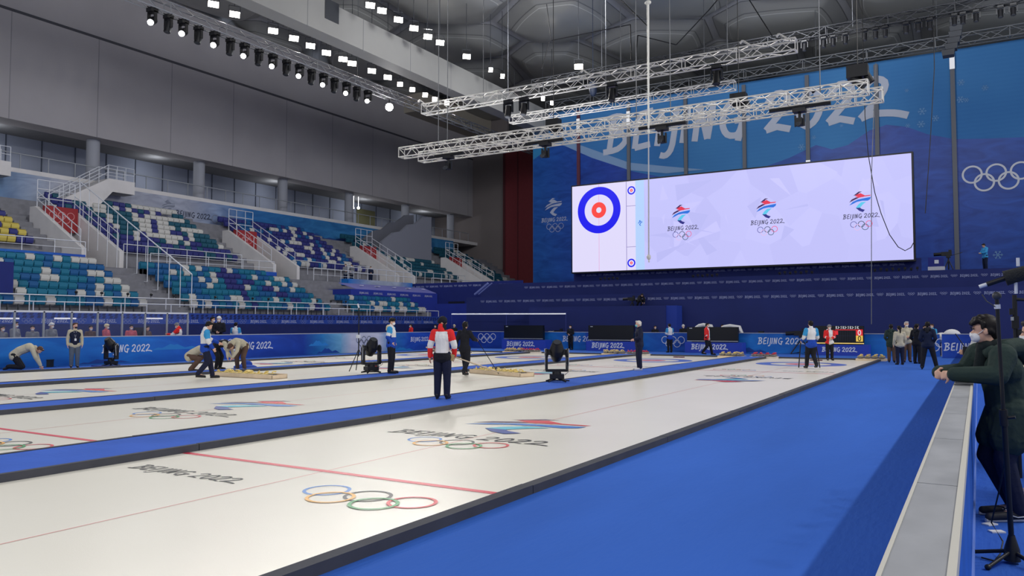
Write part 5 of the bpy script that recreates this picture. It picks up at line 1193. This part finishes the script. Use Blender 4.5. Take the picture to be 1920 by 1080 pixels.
# --- people on the stands and decks
for lab, px, py, X, kw in [('person in pale camouflage filming from the platform above the press box, left one', 648, 500, -47.6, dict(top='grey', face=200)), ('person in pale camouflage filming from the platform above the press box, right one', 660, 500, -47.6, dict(top='grey', face=160)),
    ('person in dark blue at the right end of the camera platform', 695, 502, -47.6, dict(top='darkblue', face=200))]:
    p = atX(px, py, X); person(lab, (p.x, p.y, 5.3), kw['face'], ARMS_FRONT, 1.7, kw['top'], legs='darkblue', vox=.02)
p = atY(1848, 515, 57.2); person('camera operator in pale blue bent over on the dark deck, top right', (p.x, p.y, 5.05), 95, LEAN, 1.75, 'sky', legs='darkblue', vox=.018, mask=None)
p = atY(1196, 576, 49.2); person('camera operator in black on the blue draped block', (p.x + .1, p.y + .1, p.z + .0), 200, CROUCH, 1.55, 'black', legs='black', vox=.018, mask=None)

# ============================================================ EQUIPMENT
def floor_lamp(label, pos, rz, tiltx=-.5, s=1.0, skirt=False):
    t = thing('stage_lamp', label, 'stage lamp', pos, rz)
    m = MB().box(-.2, .2, -.17, .17, .10, .22); m.lathe([(.13, .22), (.12, .30)], n=14); m.build('base', M_black, t)
    m = MB()
    for a in range(4): r = math.radians(45 + 90 * a); m.tube([(0, 0, .12), (.34 * math.cos(r), .34 * math.sin(r), .03)], .028, 6)
    m.tube([(-.3, .1, .03), (.0, .32, .03), (.36, .12, .03)], .02, 5); m.build('foot', M_black, t)
    for k in (-1, 1):
        MB().box(k * .29 - .035, k * .29 + .035, -.09, .09, .32, .86).ell((k * .29, 0, .80), (.06, .13, .15)).build('yoke_arm', M_black, t)
        tag(MB().tube([(k * .335, .06, .84), (k * .345, .0, .93), (k * .335, -.08, .84), (k * .335, -.05, .45)], .008, 5).build('edge_trim', M_rail, t), 'pale edge line')
    MB().box(-.31, .31, -.1, .1, .29, .36).build('yoke_base', M_black, t)
    d = Vector((0, -math.cos(R_(55)), math.sin(R_(55)))); c = Vector((0, 0, .84))
    h = MB().tube([c - d * .26, c - d * .05], .13, 12, r2=.2).tube([c - d * .05, c + d * .12], .2, 12).tube([c + d * .12, c + d * .34], .2, 12, r2=.13).cbox(c, (.5, .16, .16)).build('head', M_black, t)
    MB().tube([c + d * .33, c + d * .36], .11, 14).build('lens', M_grey, h)
    m = MB().tube([c - d * .02 + V(-.2, 0, .0), c - d * .02 + V(0, -.18, .06), c - d * .02 + V(.2, 0, 0)], .012, 5); m.build('head_band', M_rail, h)
    m = MB().tube([(.22, -.1, .2), (.32, -.2, .3), (.25, -.15, .55), (.29, -.1, .7)], .009, 5); m.build('cable', M_grey, t)
    if skirt: m = MB().prism([(-.7, -.35, 0), (.8, -.3, 0), (.55, .3, 0), (-.6, .3, 0)], (0, 0, .04)); m.build('cloth', M_fas2, t)
    t.scale = (s, s, s); return t
p = at(1044, 722); floor_lamp('black moving stage lamp standing alone on the nearest divider', (p[0], p[1], .088), YAW, s=1.0)
p = at(692, 705); floor_lamp('black moving stage lamp beside the thin tripod on the middle divider', (p[0], p[1] + .1, .088), YAW + .6, s=1.0)
p = at(208, 687); floor_lamp('black moving stage lamp in front of the word on the left board', (p[0], p[1], 0), YAW - .4, s=1.0, skirt=True)
p = at(712, 702); t = thing('battery_box', 'small dark box beside the stage lamp on the middle divider', 'box', (p[0] - .35, p[1], .088), YAW); MB().box(-.22, .22, -.15, .15, 0, .28).build('box', M_grey, t); MB().box(.12, .2, -.16, -.15, .1, .2).build('label_patch', C['red'], t)
p = at(672, 700); t = thing('microphone_stand', 'tall thin black tripod with a microphone beside a stage lamp on the middle divider', 'microphone stand', (p[0], p[1], .088))
q = MB().tube([(0, 0, .5), (0, 0, 2.22)], .02, 6).build('pole', M_black, t)
for a in (.4, 2.5, 4.6): MB().tube([(0, 0, .75), (.42 * math.cos(a), .42 * math.sin(a), 0.0)], .016, 5).build('leg', M_black, t)
tag(MB().tube([(0, 0, 2.2), (-.06, 0, 2.34)], .03, 6).build('microphone', M_rail, t), 'pale microphone tip'); MB().cbox((-.02, 0, 1.2), (.12, .1, .12)).build('clamp', M_rail, t)
# wooden troughs of curling stones with yellow handles
M_wood = mat('trough_wood', rgb(222, 200, 170), .7, var=.08, vscale=4); M_stone = mat('stone_granite', rgb(120, 118, 116), .35, var=.3, vscale=30)
M_hy = mat('handle_yellow', rgb(230, 204, 120), .4); M_hr = mat('handle_red', rgb(206, 62, 66), .4)
def stone_mesh(c): 
    m = MB().lathe([(0, .0), (.09, .005), (.135, .03), (.145, .057), (.135, .085), (.09, .11), (0, .114)], n=14)
    return m
STONE = stone_mesh(0).mesh('curling_stone', [M_stone]); HND = {}
for nm, mm in (('yellow', M_hy), ('red', M_hr)): HND[nm] = MB().lathe([(.0, .116), (.115, .116), (.105, .130), (0, .134)], n=12).tube([(0, .0, .12), (0, .01, .165), (0, -.03, .185), (0, -.13, .18)], .022, 6).mesh('handle', [mm])
def stones(origin, u, v, n, rows, col, gr, z, labf, sp=.31):
    for i in range(n):
        for j in range(rows):
            p = Vector(origin) + u * (i * sp) + v * (j * sp); o = link('curling_stone', STONE, None, (p.x, p.y, z)); tag(o, labf(i, j), 'curling stone', gr)
            o.rotation_euler = (0, 0, random.uniform(0, 6.28)); link('handle', HND[col], o)
for nm, a, b, wd in (('left', at(396, 706), at(510, 712), .62), ('right', at(880, 700), at(975, 708), .6)):
    a, b = Vector(a), Vector(b); u = (b - a).normalized(); v = Vector((-u.y, u.x, 0)); L = (b - a).length; z0 = .008
    t = thing('wooden_trough', 'low pale wooden trough of yellow-handled stones, %s-hand one' % nm, 'trough', a + Z1 * z0)
    for q in (0, wd - .03): m = MB(); m.prism([v * q, v * q + u * L, v * q + u * L + Z1 * .14, v * q + Z1 * .14], v * .03); m.build('side_board', M_wood, t)
    for q in (0, L - .03): m = MB(); m.prism([u * q, u * q + v * wd, u * q + v * wd + Z1 * .12, u * q + Z1 * .12], u * .03); m.build('end_board', M_wood, t)
    m = MB(); m.prism([V(0, 0, 0), u * L, u * L + v * wd, v * wd], (0, 0, .02)); m.build('bottom', M_wood, t)
    n = int((L - .1) / .31)
    stones(a + u * .19 + v * .16, u, v, n, 2, 'yellow', 'stones in the %s trough' % nm, z0 + .022, lambda i, j: 'yellow-handled stone in the %s trough, %s from its left end, %s row' % (nm, ordn(i + 1), 'front' if j == 0 else 'back'))
# stone racks at the far end of each sheet
for k, (a, b) in enumerate(SHEETS):
    nm = SN[k].split(',')[0]
    for side, col in ((0, 'red'), (1, 'yellow')):
        x0 = a - .82 if side == 0 else b - .95; y0 = Y_END - .62 + (.0 if side == 0 else 0)
        t = thing('stone_rack', 'low pale foam tray of %s-handled stones at the far end of the %s sheet' % (col, nm), 'tray', (x0, y0 + .1, 0))
        zb = .10; MB().box(0, 1.3, 0, .68, 0, zb).build('tray', mat('foam_pale', rgb(214, 204, 196), .8) if side == 0 else M_wood, t)
        stones((x0 + .18, y0 + .28, 0), X1, Y1, 4, 2, col, '%s stones on the %s sheet tray' % (col, nm), zb + .001, lambda i, j: '%s-handled stone, %s sheet tray, %s from left, %s row' % (col, nm, ordn(i + 1), 'front' if j == 0 else 'back'))
# scoreboards
M_scr = mat('led_off', rgb(12, 14, 20), .3)
YSB = 46.0
def sbx(px, py): return atY(px, py, YSB)
for i, (x0, y0, x1, y1, lit) in enumerate([(945, 610, 1018, 636, 0), (1103, 610, 1188, 639, 0), (1288, 613, 1384, 641, 0), (1528, 611, 1620, 645, 1)]):
    a, b = sbx(x0, y0), sbx(x1, y1); wd = b.x - a.x; zt = a.z; zb = sbx(x1, y1).z; cx = a.x; bb = zb - .05
    t = thing('scoreboard', ('lit scoreboard with red and yellow zeros at the far end of the nearest sheet' if lit else 'switched-off black scoreboard on a blue lettered box, %s from the left' % ordn(i + 1)), 'scoreboard', (a.x, YSB, 0))
    MB().box(0, wd, 0, .22, zb, zt).build('screen_panel', M_scr, t); MB().box(.2, wd - .1, .3, .45, .4, zt - .2).build('back_frame', M_black, t)
    MB().box(-.1, wd + .25, -.12, .8, 0, bb).build('plinth', mat('plinth_blue', rgb(42, 70, 178), .5), t)
    MB().box(0, wd, -.03, .0, zb, zb + .05).build('lower_trim', M_steel if not lit else mat('led_gold', rgb(236, 200, 110), .4, emit=.6), t)
    g = MB(); word(g, BJ, ((.3 if not lit else .45) * wd / 3, -.125, bb * .35), X1, Z1, wd * .72, hs=1.05, thick=.2); g.build('lettering', M_white, t)
    if lit:
        ER = mat('led_red', rgb(224, 40, 50), .4, emit=.9); EY = mat('led_yellow', rgb(236, 196, 84), .4, emit=.9); EW = mat('led_white', rgb(226, 230, 240), .4, emit=.9); H_ = zt - zb
        cw = .34; m = MB(); m.box(wd - cw - .05, wd - .05, -.02, 0, zb + H_ * .46, zb + H_ * .80); m.box(wd * .42, wd - .05, -.02, 0, zb + H_ * .76, zb + H_ * .80).box(wd * .38, wd * .48, -.02, 0, zb + H_ * .5, zb + H_ * .72); m.build('red_field', ER, t)
        m = MB(); m.box(wd - cw - .05, wd - .05, -.02, 0, zb + H_ * .13, zb + H_ * .46); m.build('yellow_field', EY, t)
        for z, mm in ((.50, EW), (.17, M_ink)):
            g = MB(); P0 = [(.5 + .32 * math.cos(a_), .5 + .5 * math.sin(a_)) for a_ in [k * math.pi / 6 for k in range(12)]]; ribbon(g, Vector((wd - cw * .78 - .05, -.03, zb + H_ * z)), X1 * .2, Z1 * H_ * .26, P0, .2, closed=True); g.build('digit_zero', mm, t)
        m = MB()
        for k in range(11): m.box(wd * .44 + k * .115, wd * .44 + k * .115 + .006, -.012, 0, zb + .12, zb + H_ * .76)
        m.box(wd * .44, wd - cw - .06, -.012, 0, zb + H_ * .44, zb + H_ * .45); m.build('grid', mat('led_grid', rgb(60, 66, 92), .5), t)
        g = MB(); word(g, '22', (wd * .24, -.02, zb + H_ * .62), X1, Z1, .26, hs=1.1); x = wd * .44
        for k in range(10):
            st = [(0, 0), (0, 1), (.5, .9), (.1, .5), (.55, 0)] if k % 3 == 0 else ([(0, 0), (0, 1), (.45, .5), (0, .4)] if k % 3 == 1 else [(.4, 1), (0, .8), (.4, .4), (0, 0)])
            ribbon(g, Vector((x + k * .12, -.02, zb + H_ * .83)), X1 * .13, Z1 * .15, st, .16)
        g.build('lettering', EW, t)
    else: g = MB(); g.box(.15, .32, -.01, 0, zt - .1, zt - .06); g.build('status_mark', M_rail, t)
# broadcast cameras on tripods near the far boards
def tripod_cam(label, px, py, hh, arm=True, s=1.0, z=0.0, Y=None, rz=0.0, spread=.55):
    if Y is None: p = at(px, py)
    else: q = atY(px, py, Y); p = (q.x, q.y, q.z); z = q.z
    t = thing('broadcast_camera', label, 'camera', (p[0], p[1], z), rz)
    for a in (-.5, 1.6, 3.7): MB().tube([(0, 0, hh * .72), (spread * math.cos(a), spread * math.sin(a), 0.02)], .035, 6).tube([(spread * math.cos(a), spread * math.sin(a), 0.02), (spread * .1 * math.cos(a), spread * .1 * math.sin(a), .12)], .02, 5).build('leg', M_black, t)
    MB().tube([(0, 0, .3), (0, 0, hh * .8)], .05, 8).build('column', M_black, t)
    MB().cbox((0, 0, hh * .86), (.26, .3, .16)).build('head', M_black, t)
    if arm:
        MB().cbox((-.1, 0, hh), (.6, .2, .26)).build('camera_body', M_black, t); MB().tube([(-.4, 0, hh), (-.85, 0, hh - .02)], .11, 10).build('lens', M_black, t)
        MB().tube([(.2, 0, hh - .1), (.8, 0, hh + .06)], .02, 6).build('pan_handle', M_grey, t); MB().cbox((.1, 0, hh + .2), (.18, .1, .12)).build('viewfinder', M_black, t)
    else: MB().cbox((0, 0, hh), (.3, .22, .3)).build('cover', M_black, t)
    t.scale = (s, s, s); return t
tripod_cam('broadcast camera on a tripod in front of the bright blue far board', 1050, 655, 1.15)
tripod_cam('bare black tripod with covered head in front of the bright far board', 1428, 662, 1.15, arm=False, spread=.85)
tripod_cam('camera tripod half hidden behind the person in white and blue on the nearest sheet', 1503, 664, 1.2, arm=True, spread=.7, rz=.2)
p = atY(1203, 576, 48.9); tripod_cam('camera standing on the blue draped block', 1186, 576, .7, s=.8, Y=49.2, spread=.22)
# remote cameras and cable bundles lying on the dark decks
for i, (px, py, Y, n) in enumerate([(1142, 530, 56.8, 5), (1322, 526, 57, 6), (1492, 522, 57, 7), (1680, 516, 57, 8)]):
    q = atY(px, py, Y); t = thing('camera_rack', 'row of small black cameras on the dark deck, %s from the left' % ordn(i + 1), 'camera rack', (q.x, q.y, 5.05))
    wd = n * .36; MB().box(-wd / 2, wd / 2, -.05, .05, 0.0, .12).build('bar', M_grey, t)
    for k in range(n): x = -wd / 2 + .18 + k * .36; MB().cbox((x, 0, .26 + .05 * (k % 2)), (.14, .2, .16)).tube([(x, -.1, .27), (x, -.22, .27)], .05, 8).tube([(x, 0, .1), (x, 0, .2)], .03, 5).build('camera', M_black, t)
q = atY(1757, 515, 57.2); t = thing('flight_case', 'dark blue case with white label on a white box, on the dark deck', 'case', (q.x, q.y, 5.05)); MB().box(-.5, .45, -.3, .3, 0, .36).build('white_box', mat('case_white', rgb(206, 206, 214), .5), t); MB().box(-.48, .4, -.3, .3, .36, .95).build('blue_case', mat('case_blue', rgb(30, 40, 130), .5), t); MB().box(-.12, .12, -.32, -.3, .55, .78).build('label_patch', M_white, t)
q = atY(1773, 515, 57.4); tripod_cam('black camera standing right of the blue case on the dark deck', 1779, 513, 1.3, Y=58.6, s=1.0, spread=.4)
# desk with foam head pieces
for lab, px, py, r in (('round white cover on the far desk, right of the huddle', 1785, 629, .42), ('low white cover on the far desk, left of the round one', 1766, 633, .34)):
    q = atY(px, py, 47.6); tag(MB().ell((0, 0, 0), (r, .3, r * .8), nu=16, nv=10).tube([(0, 0, -r * .5), (0, 0, -q.z)], .04, 6).build('white_cover', mat('cover_white', rgb(222, 222, 224), .7), loc=(q.x, q.y, q.z)), lab, 'cover')
for lab, px0, px1, py in (('white fabric draped along the top behind the middle scoreboard, left piece', 1305, 1333, 611), ('white fabric draped behind the middle scoreboard, right piece', 1352, 1386, 613)):
    a, b = atY(px0, py, 47.4), atY(px1, py, 47.4); m = MB().tube([(0, 0, -.15), (.2, 0, .0), ((b.x - a.x) * .5, 0, .06), (b.x - a.x, 0, .0), (b.x - a.x + .35, 0, -.8)], .12, 8).tube([((b.x - a.x) * .5, 0, .04), ((b.x - a.x) * .5, 0, -a.z)], .03, 5); tag(m.build('draped_cloth', mat('cover_white', rgb(222, 222, 224), .7), loc=a), lab, 'cloth')
q0, q1 = atY(1233, 624, 47.4), atY(1306, 625, 47.4); t = thing('desk', 'white-edged desk behind the far boards, beside the person in a pale jacket', 'desk', (q0.x, 47.3, 0)); MB().box(0, q1.x - q0.x, 0, .7, q0.z - .14, q0.z).build('desk_top', M_rail, t); MB().box(0.1, q1.x - q0.x - .1, .1, .6, 0, q0.z - .14).build('front', M_box2, t)
# glass screen of the press desk
t = thing('glass_partition', 'white-framed clear glass partition behind the left boards', 'partition', (-33.0, 0, 0)); zt = atX(180, 585, -33.0).z; ys_ = [atX(px, 600, -33.0).y for px in (-40, 27, 82, 134, 183, 229, 272, 313, 352)]
MB().box(-.03, .03, ys_[0], ys_[-1], zt - .05, zt + .03).build('top_rail', M_rail, t)
M_glass = mat('thin_glass', rgb(150, 160, 200), .05, alpha=.06)
for k, y in enumerate(ys_):
    MB().box(-.03, .03, y - .035, y + .035, 0, zt).build('post', M_railg, t)
    if k: MB().box(-.006, .006, ys_[k - 1] + .04, y - .04, .9, zt - .06).build('pane', M_glass, t)
tag(MB().box(-.7, 0, ys_[0], ys_[-1], 0, 1.12).build('press_desk', M_box2, loc=(-33.5 - .45, 0, 0)), 'long dark desk behind the glass partition on the left', 'desk')
for lab, px in (('black monitor on the press desk behind the boards', 290), ('black laptop lid near the left edge on the press desk', 12)):
    q = atX(px, 617, -32.6); m = MB().box(-.04, .04, -.35, .35, 0, .42).box(-.1, .1, -.1, .1, -.03, 0); tag(m.build('monitor', M_black, loc=(-33.6, q.y, 1.15)), lab, 'monitor')
for lab, px in (('thin white light tube on the drape behind the glass, left', 118), ('thin white light tube on the drape behind the glass, right', 285), ('thin white light tube on the drape at the left edge', 8)):
    q = atX(px, 597, -39.9); tag(MB().tube([(0, 0, 0), (0, 1.1, 0)], .035, 6).build('light_tube', mat('tube_glow', rgb(240, 240, 250), .4, emit=.9), loc=(-39.95, q.y - .4, q.z)), lab, 'lamp')

# --- microphone stand and clutter in the right foreground
o_ = Vector((.17, 6.75, 0)); tp = atY(1869, 560, 6.62)
t = thing('microphone_stand', 'tall black microphone stand in the right foreground in front of the green parka', 'microphone stand', o_)
q = tp - o_
MB().tube([(0, 0, .14), q * .55 + Z1 * .06], .019, 10).build('lower_tube', M_black, t); MB().tube([q * .5, q], .0135, 10).build('upper_tube', M_black, t)
MB().tube([q * .52, q * .58], .028, 10).tube([q * .55 + V(.02, 0, 0), q * .55 + V(.07, -.01, .01)], .012, 6).build('clutch', M_black, t)
MB().lathe([(.055, .02), (.05, .10), (.03, .17), (.022, .2)], n=14).build('hub', M_black, t)
for a in (2.9, 5.4, 4.2): MB().tube([(0, 0, .09), (.30 * math.cos(a), .30 * math.sin(a), .02)], .014, 8).ell((.31 * math.cos(a), .31 * math.sin(a), .02), (.022, .022, .02)).build('leg', M_black, t)
tag(MB().tube([q * .962, q * .978], .021, 10).build('tape', M_rail, t), 'white tape band')
m_ = atY(1836, 538, 6.6) - o_; n_ = atY(1884, 522, 6.6) - o_; e_ = atY(1935, 508, 6.6) - o_
MB().tube([m_, m_.lerp(n_, .35)], .014, 10).build('boom_tip', M_rail, t); MB().tube([m_.lerp(n_, .3), n_], .018, 10).build('boom', M_black, t); MB().ell(q + V(0, 0, .02), (.03, .03, .03)).build('joint', M_grey, t)
MB().tube([n_, n_.lerp(e_, .06), n_.lerp(e_, .2), e_], .055, 14, r2=.05).build('windshield', mat('mic_fur', rgb(40, 42, 44), .95, bump=1, bscale=90), t)
tag(MB().tube([n_.lerp(e_, .5) + V(0, 0, .06), n_.lerp(e_, .5) + V(0, 0, .12)], .012, 6).tube([n_.lerp(e_, .4) - V(0, 0, .05), n_.lerp(e_, .4) - V(0, 0, .13)], .012, 6).build('suspension', M_rail, t), 'pale mount')
MB().tube([atY(1841, 552, 6.6) - o_, atY(1850, 565, 6.6) - o_, atY(1866, 575, 6.6) - o_], .004, 5).build('wire', M_grey, t)
cb = [atY(1887, 752, 6.9), atZ(1852, 930, .35), atZ(1856, 960, .2), atZ(1885, 990, .02), atZ(1882, 1040, .01), atZ(1862, 1058, .01), atZ(1836, 1048, .01)]
cb = [Vector((.16, 6.8, .80)), Vector((.10, 6.95, .45)), Vector((.05, 7.0, .22)), Vector((.12, 6.95, .10)), Vector((.10, 6.85, .03)), Vector((.06, 6.7, .012)), Vector((-.02, 6.75, .012))]
tag(MB().tube([tuple(p) for p in [Vector(q_) for q_ in cb]], .006, 6).build('microphone_cable', M_black), 'black cable dangling beside the foreground microphone stand', 'cable')
for lab, px, py, rz in (('small white card on the blue floor, farther of two', 1856, 984, .9), ('small white card on the blue floor, nearer of two', 1869, 998, .5)):
    p = atZ(px, py, 0); tag(MB().box(-.055, .055, -.035, .035, 0.001, .012).build('white_card', mat('card_white', rgb(226, 224, 220), .6), loc=(p.x, p.y, 0)), lab, 'card').rotation_euler = (0, 0, rz)
t = thing('folding_table', 'pale-topped table at the right edge behind the green parka', 'table', (.62, 10.4, 0)); MB().box(0, .9, 0, .6, .70, .74).build('table_top', M_steel, t); 
for x, y in ((.05, .05), (.85, .05), (.05, .55), (.85, .55)): MB().tube([(x, y, 0), (x, y, .7)], .02, 6).build('leg', M_black, t)
t = thing('camera_rig', 'black camera gear on a pole behind the green parka, right edge', 'camera', (.36, 10.5, 0)); MB().tube([(0, 0, 0), (0, 0, 2.05)], .025, 8).build('pole', M_black, t)
MB().cbox((0, 0, 1.74), (.07, .08, .14)).cbox((-.03, 0, 1.86), (.05, .06, .07)).cbox((.04, 0, 1.62), (.05, .06, .08)).build('camera_body', M_black, t); tag(MB().cbox((-.03, -.05, 1.78), (.03, .02, .04)).build('clip', M_steel, t), 'steel clip'); MB().tube([(0, 0, 2.0), (.25, 0, 1.98), (.26, 0, 2.12)], .018, 6).cbox((.25, 0, 1.94), (.1, .08, .14)).build('arm', M_black, t)

p = at(430, 694); m = MB().ell((-.3, 0, .05), (.6, .3, .12), nu=16, nv=8).ell((-.35, .1, .16), (.25, .2, .16), nu=12, nv=8)
tag(m.build('blue_cloth', C['blue'], loc=(p[0], p[1] + 1.0, .0)), 'heap of blue cloth behind the left wooden trough', 'cloth')
